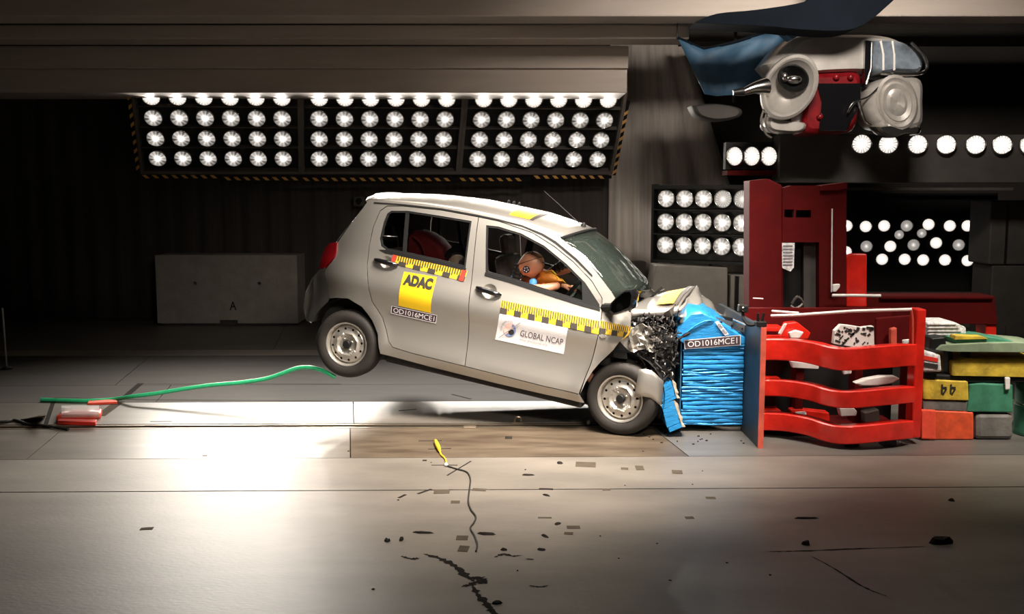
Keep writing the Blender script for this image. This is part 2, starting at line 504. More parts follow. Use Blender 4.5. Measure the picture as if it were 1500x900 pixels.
# tow rail in its slot
mb = MB()
mb.prism([Vector((-9.3, ys[626.5] + 0.02 + SK * -9.3, -0.012)), Vector((9.3, ys[626.5] + 0.02 + SK * 9.3, -0.012)), Vector((9.3, ys[626.5] + 0.055 + SK * 9.3, -0.012)), Vector((-9.3, ys[626.5] + 0.055 + SK * -9.3, -0.012))], (0, 0, 0.010))
mb.prism([Vector((-9.3, ys[619.5] - 0.045 + SK * -9.3, -0.012)), Vector((9.3, ys[619.5] - 0.045 + SK * 9.3, -0.012)), Vector((9.3, ys[619.5] - 0.015 + SK * 9.3, -0.012)), Vector((-9.3, ys[619.5] - 0.015 + SK * -9.3, -0.012))], (0, 0, 0.010))
mb.build('tow_rail', 'rail_steel', floor)

structure(MB().box(-9.5, 9.5, 7.35, 7.55, -0.02, 5.6).build('wall_back', 'wall_dark'))
structure(MB().box(-9.5, -9.3, -9.5, 7.35, -0.02, 5.6).build('wall_left', 'wall_dark'))
structure(MB().box(9.3, 9.5, -9.5, 7.35, -0.02, 5.6).build('wall_right', 'wall_dark'))
structure(MB().box(-9.5, 9.5, -9.5, 7.55, 5.6, 5.75).build('ceiling', 'beam_dark'))

def pleats(x0, x1, y, z0, z1, pitch, depth, seed, flare=0.0, n_per=6):
    rnd = random.Random(seed); xs = []; x = x0
    cols_ = []
    n = int((x1 - x0) / pitch) * n_per
    ph = 0
    for i in range(n + 1):
        t = i / n; ph += 2 * PI / n_per * rnd.uniform(0.75, 1.25)
        d = depth * math.sin(ph) * rnd.uniform(0.7, 1.1)
        xt = x0 + (x1 - x0) * t
        cols_.append((xt, d, t))
    rows = []
    for k in range(9):
        w = k / 8; z = z1 + (z0 - z1) * w
        rows.append([Vector((xt + flare * t * t * w, y + d * (0.55 + 0.45 * w), z)) for xt, d, t in cols_])
    return MB().grid(rows)
c1 = pleats(-9.2, P(893, 300, 7.1).x, 7.1, 0.01, 5.4, 0.33, 0.030, 3).build('backdrop_curtain', 'curtain_black', smooth='all', solid=0.01, base=True)
tag(c1, 'black pleated backdrop curtain hanging across the back wall behind the lamp panels', 'curtain')
c2 = pleats(P(893, 200, 7.0).x, P(1003, 200, 7.0).x, 7.0, 0.01, P(950, 62, 7.0).z, 0.21, 0.085, 11, flare=1.35).build('drape', 'curtain_grey', smooth='all', solid=0.008, base=True)
tag(c2, 'grey drape flaring to the right, between the lamp panels and the red frame', 'curtain')

# roof beams and soffit above the lamp panels
def beam(name, px1, pyt, pyb, Y, depth, m, label, px0=-900):
    a = P(px0, pyb, Y); b = P(px1, pyt, Y)
    o = MB().box(a.x, b.x, Y, Y + depth, a.z, b.z).build(name, m, bevel=0.012, base=True)
    return structure(o, label)
beam('trim_1', 919, 101, 136, 4.9, 0.9, 'beam_paint', 'lower grey soffit board right above the lamp panels')
beam('trim_2', 921, 67, 100, 4.84, 0.9, 'beam_paint', 'upper grey soffit board')
beam('trim_3', 1010, 36, 57, 4.2, 0.5, 'beam_paint', 'grey roof beam between two dark gaps')
beam('trim_4', 2300, -30, 24, 3.5, 0.5, 'beam_paint', 'topmost grey roof beam')
structure(MB().box(-9.3, 9.3, 4.3, 7.3, 4.62, 4.70).build('trim_5', 'beam_dark', base=True), 'dark roof deck above the beams')
beam('trim_6', 2300, 44, 62, 5.6, 0.4, 'beam_dark', 'dark cross beam behind the silver overhead unit', px0=1000)

# ------------------------------------------------------------------ flood-lamp panels
def lamp_meshes(r, name):
    f = Matrix.Identity(4)
    me_b = MB(); me_b.lathe([(r * 1.10, -0.03), (r * 1.12, 0.012), (r * 1.02, 0.018), (r * 0.99, 0.004), (r * 0.75, -0.05), (r * 0.3, -0.085), (0.002, -0.09)], f, 24, close=False)
    # dished lens inside the bowl, carrying its own disc coordinates
    n = 24; vs = [(0, 0, 0.0)]; rad = [0.0]
    for rr, h in ((0.35, -0.003), (0.7, -0.010), (0.97, -0.020)):
        for k in range(n):
            a = 2 * PI * k / n; vs.append((r * rr * math.cos(a), r * rr * math.sin(a), h + 0.012))
    fs = [(0, 1 + k, 1 + (k + 1) % n) for k in range(n)]
    fs += [(1 + i * n + k, 1 + (i + 1) * n + k, 1 + (i + 1) * n + (k + 1) % n, 1 + i * n + (k + 1) % n) for i in range(2) for k in range(n)]
    return me_b, vs, fs

def raw_mesh(name, vs, fs, m, uvr=None):
    me = bpy.data.meshes.new(name); me.from_pydata([Vector(v) for v in vs], [], fs)
    me.materials.append(MATS[m])
    me.polygons.foreach_set('use_smooth', [True] * len(me.polygons))
    if uvr:
        uv = me.uv_layers.new(name='disc')
        for l in me.loops:
            v = me.vertices[l.vertex_index].co
            uv.data[l.index].uv = (v.x / uvr / 2 + 0.5, v.y / uvr / 2 + 0.5)
    me.update(); return me

_lamp_cache = {}
AIM = R(-19)                                   # burners sit tipped up in their bowls
def put_lamp(parent, origin, normal, xdir, r, lens='flood_lens', squash=1.0, beam=False):
    """a lamp bowl (part) with its lens (sub-part); mesh data shared between equal lamps"""
    key = (round(r, 4), lens)
    if key not in _lamp_cache:
        bowl, vs, fs = lamp_meshes(r, 'lamp')
        _lamp_cache[key] = (raw_mesh('lamp', bowl.v, bowl.f, 'reflector'), raw_mesh('lens', vs, fs, lens, uvr=r))
    mb_, ml = _lamp_cache[key]
    o = link_mesh('lamp', mb_, parent)
    M4 = frame_from(Vector(origin) - origin_of(parent), normal, xdir)
    o.matrix_local = M4 @ Matrix.Diagonal((1, squash, 1, 1))
    l = link_mesh('lens', ml, o)
    if beam:
        d = bpy.data.lights.get('flood_beam')
        if d is None:
            d = bpy.data.lights.new('flood_beam', 'SPOT'); d.energy = BEAM; d.color = (1, 0.92, 0.82)
            d.spot_size = R(76); d.spot_blend = 1.0; d.shadow_soft_size = 0.035
        b = bpy.data.objects.new('beam', d); col.objects.link(b); b.parent = o
        b.location = (0, 0, 0.03); b.rotation_euler = (0, 0, 0)
        b.rotation_euler = (Matrix.Rotation(PI + AIM, 3, 'X')).to_euler()
    return o

PYAW = R(4.35); PT = R(30.5)
PR = Vector((math.cos(PYAW), math.sin(PYAW), 0.0))
PC = Vector((math.sin(PYAW) * math.sin(PT), -math.cos(PYAW) * math.sin(PT), math.cos(PT)))     # up along the panel
PC = (PC + PR * 0.0723).normalized()
PN = PR.cross(PC).normalized()                                                                   # towards the hall, downwards
if PN.y > 0: PN = -PN
PO = P(231, 232, 6.0)
SP = 0.3362; SV = 0.3030
def pp(u, v, d=0.0): return PO + PR * u + PC * v + PN * d
starts = [0.0, 2.1685, 4.3425]
plabels = ['left flood-lamp panel of the three hanging below the soffit, hazard tape on its left edge',
           'middle flood-lamp panel of the three hanging below the soffit',
           'right flood-lamp panel of the three hanging below the soffit, beside the grey drape']
for k, u0 in enumerate(starts):
    u1 = u0 + 5 * SP
    t = thing('flood_lamp_panel', plabels[k], 'lamp panel', pp((u0 + u1) / 2, -0.25), 'lamp panels below the soffit')
    def bar(ua, ub, va, vb, da, db, name, m, par=t):
        mb = MB(); mb.prism([pp(ua, va, da), pp(ub, va, da), pp(ub, vb, da), pp(ua, vb, da)], PN * (db - da)); return mb.build(name, m, par)
    bar(u0 - 0.22, u1 + 0.22, -0.22, 3.45 * SV, -0.16, -0.095, 'housing', 'black_metal')
    bar(u0 - 0.245, u0 - 0.205, -0.235, 3.45 * SV, -0.10, 0.02, 'side_rail', 'grey_frame')
    bar(u1 + 0.205, u1 + 0.245, -0.235, 3.45 * SV, -0.10, 0.02, 'side_rail', 'grey_frame')
    bar(u0 - 0.205, u1 + 0.205, -0.235, -0.195, -0.10, 0.02, 'bottom_rail', 'grey_frame')
    bar(u0 - 0.205, u1 + 0.205, 3.36 * SV, 3.45 * SV, -0.10, 0.02, 'top_rail', 'grey_frame')
    for j in range(3):
        bar(u0 - 0.205, u1 + 0.205, (j + 0.5) * SV - 0.006, (j + 0.5) * SV + 0.006, -0.10, -0.02, 'row_divider', 'grey_frame')
    for j in range(4):
        for i in range(6):
            put_lamp(t, pp(u0 + i * SP, j * SV), PN, PR, 0.113, 'bright_lens' if j == 3 else 'flood_lens', beam=True)
    # hazard tape along the bottom, on the outer edges too
    def hazard(a, b, w, name='hazard_tape'):
        a, b = Vector(a), Vector(b); d = (b - a); L = d.length; d.normalize(); q = d.cross(PN).normalized() * w
        s = MB(); s.prism([a, b, b + q, a + q], PN * 0.004); base_ = s.build(name, 'black_metal', t)
        m2 = MB(); n = int(L / 0.13)
        for i in range(n):
            p0 = a + d * (i * 0.13 + 0.01) + PN * 0.005
            sl = d * 0.045
            m2.prism([p0, p0 + d * 0.055, p0 + d * 0.055 + sl + q, p0 + sl + q], PN * 0.002)
        m2.build('tape_stripes', 'hazard_orange', base_)
    lo = -0.275 if k == 0 else -0.30
    if k == 0:
        hazard(pp(u0 - 0.24, -0.245, 0.022), pp(u0 + 0.85, -0.245, 0.022), 0.05)
        hazard(pp(u0 + 0.86, -0.275, 0.022), pp(u1 + 0.235, -0.275, 0.022), 0.05)
        hazard(pp(u0 - 0.25, 3.2 * SV, 0.022), pp(u0 - 0.25, -0.24, 0.022), 0.045)
    elif k == 1:
        hazard(pp(u0 - 0.24, -0.285, 0.022), pp(u1 + 0.24, -0.285, 0.022), 0.05)
    else:
        hazard(pp(u0 - 0.24, -0.285, 0.022), pp(u0 + 0.78, -0.285, 0.022), 0.05)
        hazard(pp(u0 + 0.80, -0.245, 0.022), pp(u1 + 0.24, -0.245, 0.022), 0.05)
        hazard(pp(u1 + 0.25, -0.24, 0.022), pp(u1 + 0.25, 3.0 * SV, 0.022), 0.045)

# the bank of fifteen lamps beside the red frame
a = P(966, 385, 4.6); 
LN = Vector((-0.50, -0.86, -0.02)).normalized(); LX = Vector((0.86, -0.50, 0)); LU = Vector((0, 0, 1))
LO = P(975, 359, 4.7)
def lp(u, v, d=0.0): return LO + LX * u + LU * v + LN * d
t = thing('lamp_bank', 'black bank of fifteen lamps in three rows beside the red frame', 'lamp panel', (lp(0.6, 0).x, lp(0.6, 0).y, 0))
mb = MB(); mb.prism([lp(-0.17, -0.22, -0.15), lp(1.19, -0.22, -0.15), lp(1.19, 0.74, -0.15), lp(-0.17, 0.74, -0.15)], LN * 0.05); mb.build('housing', 'black_metal', t)
for v0, v1 in ((-0.22, -0.18), (0.125, 0.145), (0.425, 0.445), (0.69, 0.74)):
    mb = MB(); mb.prism([lp(-0.17, v0, -0.1), lp(1.19, v0, -0.1), lp(1.19, v1, -0.1), lp(-0.17, v1, -0.1)], LN * 0.12); mb.build('cross_rail', 'black_metal', t, bevel=0.004)
for u0 in (-0.19, 1.17):
    mb = MB(); mb.prism([lp(u0, -0.24, -0.15), lp(u0 + 0.03, -0.24, -0.15), lp(u0 + 0.03, 0.75, -0.15), lp(u0, 0.75, -0.15)], LN * 0.17); mb.build('side_rail', 'black_metal', t)
for u0 in (0.05, 0.55):
    mb = MB(); mb.tube([lp(u0, -0.22, -0.10), lp(u0, -0.29, -0.10)], 0.022, 8); mb.build('foot', 'black_metal', t)
for j in range(3):
    for i in range(5):
        put_lamp(t, lp(i * 0.243, j * 0.285), LN, LX, 0.100, 'far_lens' if (j == 2 and i > 2) else 'flood_lens')

# three lamps in a little box above it
q = P(1103, 230, 4.3)
t = thing('lamp_box', 'small black lamp box with three lamps above the bank of fifteen lamps', 'lamp panel', (q.x, q.y, q.z - 0.2))
MB().box(P(1064, 250, 4.3).x, P(1140, 250, 4.3).x, 4.36, 4.5, P(1100, 248, 4.3).z, P(1100, 208, 4.3).z).build('housing', 'black_metal', t)
MB().box(P(1064, 250, 4.25).x, P(1140, 250, 4.25).x, 4.2, 4.5, P(1100, 257, 4.25).z, P(1100, 250, 4.25).z).build('red_ledge', 'red_frame', t)
q = P(1134, 215, 4.4); MB().tube([(q.x, 4.47, q.z - 0.05), (q.x, 4.47, 5.6)], 0.02, 8).build('hanger', 'beam_dark', t)
for cx in (1077, 1102, 1127): put_lamp(t, P(cx, 229, 4.27), (-0.72, -0.69, -0.05), (0.69, -0.72, 0), 0.108, 'bright_lens')

# row of lamps at the right
q = P(1390, 212, 4.0)
t = thing('lamp_row', 'single row of bright round lamps on the dark beam at the upper right', 'lamp panel', (q.x, q.y, q.z - 0.2))
MB().box(P(1142, 260, 4.05).x, P(1620, 260, 4.05).x, 4.07, 4.4, P(1300, 268, 4.05).z, P(1300, 197, 4.05).z).build('beam', 'dark_box', t, bevel=0.01)
for cx in (1262, 1301, 1344, 1386, 1429, 1468, 1508, 1550): put_lamp(t, P(cx, 211 + (cx - 1262) * 0.006, 4.0), (-0.12, -1, -0.05), (1, 0, 0), 0.104, 'bright_lens')

for x in (1215, 1575):
    q = P(x, 200, 4.25); MB().tube([(q.x, 4.3, q.z - 0.02), (q.x, 4.3, 5.6)], 0.02, 8).build('hanger', 'beam_dark', t)
# far bank seen through the red frame
q = P(1345, 352, 6.3)
t = thing('far_lamp_bank', 'dark far lamp bank with scattered lamps in three staggered rows behind the red beam', 'lamp panel', (q.x, q.y, 0.0))
MB().box(P(1236, 300, 6.4).x, P(1462, 300, 6.4).x, 6.42, 6.55, P(1300, 430, 6.4).z, P(1300, 283, 6.4).z).build('housing', 'black_metal', t)
MB().box(P(1236, 300, 6.2).x, P(1478, 300, 6.2).x, 6.1, 6.16, P(1300, 279, 6.2).z, P(1300, 275, 6.2).z).build('top_rail', 'grey_frame', t)
MB().box(P(1250, 300, 6.2).x, P(1462, 300, 6.2).x, 6.1, 6.3, 0.0, P(1300, 428, 6.2).z).build('plinth', 'dark_box', t, bevel=0.02)
far = [(1240, 331, 9, 7), (1268, 332, 10, 10), (1295, 331, 9, 8), (1328, 331, 9, 5), (1360, 329, 9, 7), (1391, 331, 9, 9), (1417, 331, 9, 8), (1444, 333, 8, 8),
       (1269, 361, 9, 6), (1304, 361, 8, 7), (1338, 359, 8, 6), (1371, 356, 9, 9), (1404, 359, 8, 6), (1431, 358, 8, 6), (1317, 344, 7, 3), (1350, 342, 7, 3),
       (1292, 380, 9, 9), (1325, 380, 8, 7), (1352, 381, 9, 8), (1384, 381, 9, 7), (1417, 382, 9, 9), (1442, 380, 9, 10), (1239, 369, 8, 7)]
for cx, cy, rad, br in far:
    put_lamp(t, P(cx, cy, 6.34), (-0.2, -1, 0.0), (1, 0, 0), 0.078 if rad > 7 else 0.062, 'bright_lens' if br > 6 else 'far_lens')

# dark cabinet at the right edge
q = P(1480, 480, 5.0)
t = thing('equipment_cabinet', 'tall dark cabinet standing at the right edge beside the far lamps', 'cabinet', (q.x + 0.3, 5.3, 0))
MB().box(P(1452, 300, 5.0).x, P(1640, 300, 5.0).x, 5.0, 5.6, P(1480, 388, 5.0).z, P(1480, 294, 5.0).z).build('upper_body', 'dark_box', t, bevel=0.02)
MB().box(P(1460, 300, 5.0).x, P(1640, 300, 5.0).x, 5.03, 5.6, 0.0, P(1480, 389, 5.0).z).build('lower_body', 'dark_box', t, bevel=0.02)
MB().box(P(1475, 300, 5.0).x, P(1478, 300, 5.0).x, 4.985, 5.0, P(1480, 386, 5.0).z, P(1480, 300, 5.0).z).build('door_edge', 'black_metal', t)
MB().box(P(1483, 300, 5.0).x, P(1620, 300, 5.0).x, 4.97, 5.01, 0.05, P(1480, 478, 5.0).z).build('kick_panel', 'dark_box', t)

# concrete blocks at the back
def conc_block(px0, px1, pyt, pyb, label, depth=0.7, holes=True, yaw=0.0):
    a = G(px0, pyb); b = G(px1, pyb); top = P((px0 + px1) / 2, pyt, a.y).z; w = b.x - a.x
    t = thing('concrete_block', label, 'concrete block', ((a.x + b.x) / 2, a.y + depth / 2, 0), 'concrete blocks at the back')
    nx = (px1 - px0); Y = a.y
    outl = [(a.x, 0.03), (a.x + w * 0.44, 0.03), (a.x + w * 0.44, 0.075), (a.x + w * 0.57, 0.075), (a.x + w * 0.57, 0.03), (b.x, 0.03), (b.x, top), (a.x, top)]
    hs = []
    hz = top - (top - 0.0) * 0.40
    for fx in (0.275, 0.73) if holes else ():
        hs.append([(a.x + w * fx + 0.025 * math.cos(2 * PI * i / 12), hz + 0.025 * math.sin(2 * PI * i / 12)) for i in range(12)])
    vs, fs = fill2d(outl, hs, 0.25)
    m = MB(); m.add([(x, Y, z) for x, z in vs], fs)
    n = len(outl)
    for loop in [outl] + hs:
        d = depth if loop is outl else 0.12; k = len(loop)
        m.add([(x, Y, z) for x, z in loop] + [(x, Y + d, z) for x, z in loop], [(i, (i + 1) % k, k + (i + 1) % k, k + i) for i in range(k)])
        if loop is not outl: m.add([(x, Y + d, z) for x, z in loop], [tuple(range(k))])
    m.add([(a.x, Y + depth, 0.03), (b.x, Y + depth, 0.03), (b.x, Y + depth, top), (a.x, Y + depth, top)], [(0, 1, 2, 3)])
    body = m.build('block_body', 'block_concrete', t)
    MB().box(a.x + 0.06, b.x - 0.06, Y + 0.05, Y + depth - 0.05, 0, 0.06).build('foot', 'beam_dark', t)
    return t, a, b, top, Y
t, a, b, top, Y = conc_block(231, 437, 374, 477, 'long concrete block with two lifting holes left of the silver car', depth=0.55)
w = b.x - a.x; mz = 0.28; mx = a.x + w * 0.54
mk = MB()
mk.prism([Vector((mx - 0.05, Y - 0.001, mz - 0.06)), Vector((mx - 0.03, Y - 0.001, mz - 0.06)), Vector((mx + 0.008, Y - 0.001, mz + 0.06)), Vector((mx - 0.008, Y - 0.001, mz + 0.06))], (0, -0.002, 0))
mk.prism([Vector((mx + 0.05, Y - 0.001, mz - 0.06)), Vector((mx + 0.03, Y - 0.001, mz - 0.06)), Vector((mx - 0.008, Y - 0.001, mz + 0.06)), Vector((mx + 0.008, Y - 0.001, mz + 0.06))], (0, -0.002, 0))
mk.prism([Vector((mx - 0.03, Y - 0.001, mz - 0.02)), Vector((mx + 0.03, Y - 0.001, mz - 0.02)), Vector((mx + 0.025, Y - 0.001, mz)), Vector((mx - 0.025, Y - 0.001, mz))], (0, -0.002, 0))
mk.build('stencil_mark', 'ink', t)
conc_block(885, 945, 384, 476, 'concrete block half hidden behind the car windscreen', holes=False, depth=0.3)
# tall concrete block behind the crushed bonnet, its face sloping back
a = P(958, 389, 4.3); b = P(1066, 392, 4.3)
t = thing('concrete_barrier', 'tall pale concrete block with sloping left edge behind the crushed bonnet', 'concrete block', ((a.x + b.x) / 2, 4.5, 0))
MB().prism([Vector((a.x - 0.12, 4.3, 0)), Vector((b.x + 0.02, 4.3, 0)), Vector((b.x, 4.3, b.z)), Vector((a.x + 0.02, 4.3, a.z))], (0, 0.5, 0)).build('block_body', 'block_concrete', t, bevel=0.015)
c_ = P(1092, 403, 4.25)
MB().box(b.x + 0.03, c_.x + 0.1, 4.25, 4.7, 0, c_.z).build('end_block', 'block_concrete', t, bevel=0.015)
MB().box(P(1078, 397, 4.2).x, P(1083, 397, 4.2).x, 4.2, 4.25, P(1080, 470, 4.2).z, P(1080, 405, 4.2).z).build('strap', 'black_metal', t)

# little camera on the back curtain, pole at the left edge
q = P(527, 295, 6.9)
t = thing('wall_camera', 'small black camera box on the back curtain above the car roof', 'camera', (q.x, 6.95, q.z - 0.09))
MB().box(q.x - 0.085, q.x + 0.085, 6.84, 7.0, q.z - 0.075, q.z + 0.075).build('camera_body', 'dark_box', t, bevel=0.012)
MB().lathe([(0.045, -0.02), (0.045, 0.03), (0.036, 0.034), (0.03, 0.01)], frame_from((q.x, 6.84, q.z), (0, -1, 0)), 16).build('camera_lens', 'gloss_black', t)
MB().box(q.x - 0.02, q.x + 0.02, 6.98, 7.36, q.z - 0.02, q.z + 0.02).build('bracket', 'black_metal', t)
g = G(10, 541)
t = thing('marker_pole', 'thin grey pole standing on the dark floor at the left edge', 'pole', (g.x, g.y, 0))
MB().tube([(g.x, g.y, 0), (g.x - 0.01, g.y, 0.66)], 0.010, 8).build('pole', 'satin_grey', t)
MB().lathe([(0.06, 0), (0.06, 0.015), (0.02, 0.03)], frame_from((g.x, g.y, 0), (0, 0, 1)), 14).build('base', 'black_metal', t)

# ================================================================== the crashed car
PSI = R(16.43); TH = R(10.0)
CX = Vector((math.cos(PSI) * math.cos(TH), -math.sin(PSI) * math.cos(TH), -math.sin(TH)))
CY = Vector((math.sin(PSI), math.cos(PSI), 0.0))
CZ = CX.cross(CY)
FW = G(908, 585, 0.29)
CO = FW + CY * 0.77
CARM = Matrix((CX, CY, CZ)).transposed().to_4x4(); CARM.translation = CO
CARI = CARM.inverted()
cam_l = CARI @ CAM
def car_at(px, py, y):
    d = CARI.to_3x3() @ ray(px, py)
    return cam_l + d * ((y - cam_l.y) / d.y)
def to_world(p): return CARM @ Vector(p)

def framed(name, label, cat, base, parent_frame=CARM, group=None):
    o = thing(name, label, cat, group=group)
    o.matrix_world = parent_frame @ Matrix.Translation(Vector(base))
    o['_own_frame'] = 1; o['_base'] = list(base)
    return o
PROF = [(-0.30, 0.70), (-0.16, 0.745), (-0.10, 0.778), (-0.05, 0.797), (0.0, 0.800), (0.10, 0.780), (0.22, 0.770), (0.34, 0.783), (0.42, 0.804), (0.46, 0.806), (0.54, 0.790), (0.66, 0.748),
        (0.80, 0.715), (0.95, 0.675), (1.08, 0.635), (1.18, 0.595), (1.26, 0.55), (1.36, 0.47)]
RWH = car_at(507, 505, -0.77)
def W(x, z):
    w = lerp_table(PROF, z)
    if x < -2.25:
        t = min(1.15, (-2.25 - x) / 0.60); w *= 1 - 0.36 * t ** 2.6
    if x > 0.15:
        t = min(1.0, (x - 0.15) / 0.6); w *= 1 - 0.10 * t * t
    for cx, cz in ((0.0, 0.0), (RWH.x, RWH.z + 0.05)):
        r = math.hypot(x - cx, z - cz)
        w += 0.014 * math.exp(-((r - 0.33) / 0.045) ** 2) if z < 0.42 else 0
    return w
def S(px, py):
    y = -0.76
    for _ in range(70):
        p = car_at(px, py, y); y = 0.5 * y - 0.5 * W(p.x, p.z)
    return (p.x, p.z)
def S3(px, py):
    x, z = S(px, py); return Vector((x, -W(x, z), z))

car = framed('silver_car', 'silver hatchback with crushed front, rear wheels lifted off the floor', 'car', (-1.18, 0, -0.29))

def shell(vs, fs, side, off=0.0, skirt=0.018):
    """bend flat triangles onto the body side; side -1 faces the camera"""
    mb = MB()
    P3 = [Vector((x, side * (W(x, z) + off), z)) for x, z in vs]
    mb.add(P3, [f if side < 0 else tuple(reversed(f)) for f in fs])
    if skirt:
        cnt = {}
        for f in fs:
            for i in range(len(f)):
                e = (f[i], f[(i + 1) % len(f)]); cnt[tuple(sorted(e))] = cnt.get(tuple(sorted(e)), 0) + 1
        for (a, b), c in cnt.items():
            if c == 1:
                mb.add([P3[a], P3[b], P3[b] + Vector((0, -side * skirt, 0)), P3[a] + Vector((0, -side * skirt, 0))], [(0, 1, 2, 3)])
    return mb
def panel(name, poly_px, m, holes=(), gap=0.004, step=0.045, off=0.0, both=True, parent=None, extra=(), skirt=0.018):
    poly = [S(*p) for p in poly_px]
    hs = [[S(*p) for p in h] for h in holes] + list(extra)
    poly = inset(poly, gap) if gap else poly
    vs, fs = fill2d(poly, hs, step)
    outs = []
    for side in ((-1, 1) if both else (-1,)):
        mb = shell(vs, fs, side, off, skirt)
        outs.append(mb.build(name, m, parent or car, smooth=True, fix=False))
    return outs

win_r = [(573, 309), (597, 309), (643, 316), (691, 324), (682, 393), (647, 384), (597, 373), (566, 367), (558, 361), (556, 350), (562, 325), (567, 313)]
win_f = [(712, 330), (730, 332), (763, 342), (797, 360), (830, 387), (857, 414), (878, 446), (879, 452), (853, 444), (813, 431), (743, 409), (711, 400)]
door_r = [(567, 302), (590, 302), (647, 308), (701, 318), (692, 400), (687, 470), (681, 537), (640, 527), (600, 517), (575, 509), (569, 500), (566, 485), (560, 465), (545, 442), (539, 413), (538, 387), (541, 359), (547, 332), (557, 309)]
door_f = [(701, 318), (730, 324), (780, 341), (813, 362), (840, 384), (867, 412), (882, 437), (882, 454), (880, 475), (877, 490), (866, 532), (856, 557), (848, 578), (800, 567), (740, 552), (681, 537), (687, 470), (692, 400)]
side_px = [(540, 292), (590, 296), (647, 303), (697, 312), (730, 319), (765, 327), (795, 337), (822, 349), (853, 374), (873, 398), (893, 424), (902, 438), (892, 447), (882, 455),
           (882, 437), (867, 412), (840, 384), (813, 362), (780, 341), (730, 324), (701, 318), (647, 308), (590, 302), (567, 302), (557, 309), (547, 332), (541, 359), (538, 387), (539, 413), (545, 442), (560, 465),
           (566, 485), (569, 500), (575, 509), (600, 517), (640, 527), (681, 537), (740, 552), (800, 567), (848, 578), (856, 591), (800, 579), (730, 563), (630, 538), (557, 519), (553, 490), (545, 470), (530, 450), (510, 438), (493, 437), (482, 438),
           (478, 393), (490, 379), (493, 370), (494, 356), (515, 326), (532, 304)]
panel('body_side', side_px, 'silver_paint', gap=0.003, step=0.05)
def round_hole(px, py, rr):
    cx, cz = S(px, py); return [(cx + rr * math.cos(2 * PI * k / 28), cz + rr * 0.95 * math.sin(2 * PI * k / 28)) for k in range(28)]
panel('rear_door', door_r, 'silver_paint', [win_r], gap=0.0035, extra=[round_hole(566, 384, 0.052)])
fd = panel('front_door', door_f, 'silver_paint', [win_f], gap=0.0035, extra=[round_hole(717, 427, 0.062)])
fender_px = [(882, 455), (892, 447), (902, 438), (914, 450), (925, 460), (924, 477), (920, 492), (907, 502), (899, 513), (893, 519), (880, 531), (868, 545), (858, 561), (850, 577), (856, 557), (866, 532), (877, 490), (880, 475)]
panel('front_fender', fender_px, 'silver_crumple', gap=0.003)
bump_px = [(478, 394), (468, 396), (457, 407), (449, 430), (446, 455), (448, 470), (455, 474), (460, 467), (467, 455), (480, 443), (482, 438)]
panel('rear_bumper', bump_px, 'silver_paint', gap=0.003)
tail_px = [(484, 356), (494, 355), (493, 370), (490, 378), (478, 392), (468, 394), (472, 377), (477, 364)]
panel('tail_lamp', tail_px, 'tail_red', gap=0.0, off=0.012, step=0.03, skirt=0.03)
# window panes, rubber seals
def ring_poly(poly, d): return [S(*p) for p in poly]
for poly, nm in ((win_r, 'rear_window'), (win_f, 'front_window')):
    q = [S(*p) for p in poly]
    outr = inset(q, -0.004); innr = inset(q, 0.016)
    vs, fs = fill2d(outr, [innr], 0.05)
    for side in (-1, 1):
        shell(vs, fs, side, -0.006, 0.012).build('window_seal', 'black_plastic', car, fix=False)
vs, fs = fill2d([S(*p) for p in win_r], (), 0.08)
for side in (-1, 1): shell(vs, fs, side, -0.02, 0).build('window_pane', 'side_glass', car, smooth=True, fix=False)
vs, fs = fill2d([S(*p) for p in win_f], (), 0.08)
shell(vs, fs, 1, -0.02, 0).build('window_pane', 'side_glass', car, smooth=True, fix=False)
# dividing bar in the rear window, black quarter triangle at the mirror
panel('window_divider', [(594, 309), (599, 309), (594, 372), (589, 371)], 'black_plastic', gap=0, off=-0.008, parent=car)
panel('mirror_triangle', [(852, 404), (858, 414), (878, 446), (880, 453), (853, 444)], 'black_plastic', gap=0, off=-0.002)
# black waist strips under the windows
panel('waist_strip', [(556, 366), (566, 366), (597, 372), (647, 383), (683, 393), (682, 397), (647, 388), (597, 377), (565, 371)], 'black_plastic', gap=0, off=0.005)
panel('waist_strip', [(711, 399), (743, 408), (813, 430), (853, 444), (879, 452), (879, 456), (853, 449), (813, 436), (743, 413), (710, 404)], 'black_plastic', gap=0, off=0.005)
panel('roof_gutter', [(548, 296), (590, 299), (647, 305), (697, 314), (730, 321), (765, 330), (795, 342), (815, 354), (845, 379), (868, 403), (868, 406), (843, 381), (814, 357), (795, 345), (765, 332), (730, 323), (697, 316), (647, 307), (590, 301), (548, 298)], 'black_plastic', gap=0, off=0.005, skirt=0)

# roof, windscreen, tailgate: lofts from the right edge to its mirror image
def loft(name, edge_px, bulge, m, n=18, powr=2.4, edge3=None, crumple=0.0, smooth='all'):
    E3 = edge3 or [S3(*p) for p in edge_px]
    rows = []
    for e, b in zip(E3, bulge):
        b = Vector((b[0], 0, b[1])); r = []
        for j in range(n + 1):
            t = -1 + 2 * j / n
            r.append(Vector((e.x, -e.y * t, e.z)) + b * (1 - abs(t) ** powr))
        rows.append(r)
    mb = MB(); mb.grid(rows)
    return mb.build(name, m, car, smooth=smooth, solid=0.012)
roof_px = [(540, 292), (565, 294), (590, 296), (620, 299), (647, 303), (672, 307), (697, 312), (730, 319), (765, 327), (795, 337), (810, 343), (822, 349)]
roof_b = [(-0.06, 0.035), (-0.05, 0.05), (-0.03, 0.06), (0, 0.07), (0, 0.075), (0, 0.08), (0, 0.08), (0, 0.08), (0.02, 0.08), (0.05, 0.075), (0.08, 0.07), (0.10, 0.065)]
loft('roof', roof_px, roof_b, 'silver_paint')
E3 = [S3(*p) for p in roof_px]
for e in E3: e.z -= 0.03; e.y += 0.02
loft('headliner', None, roof_b, 'cabin_dark', edge3=E3)
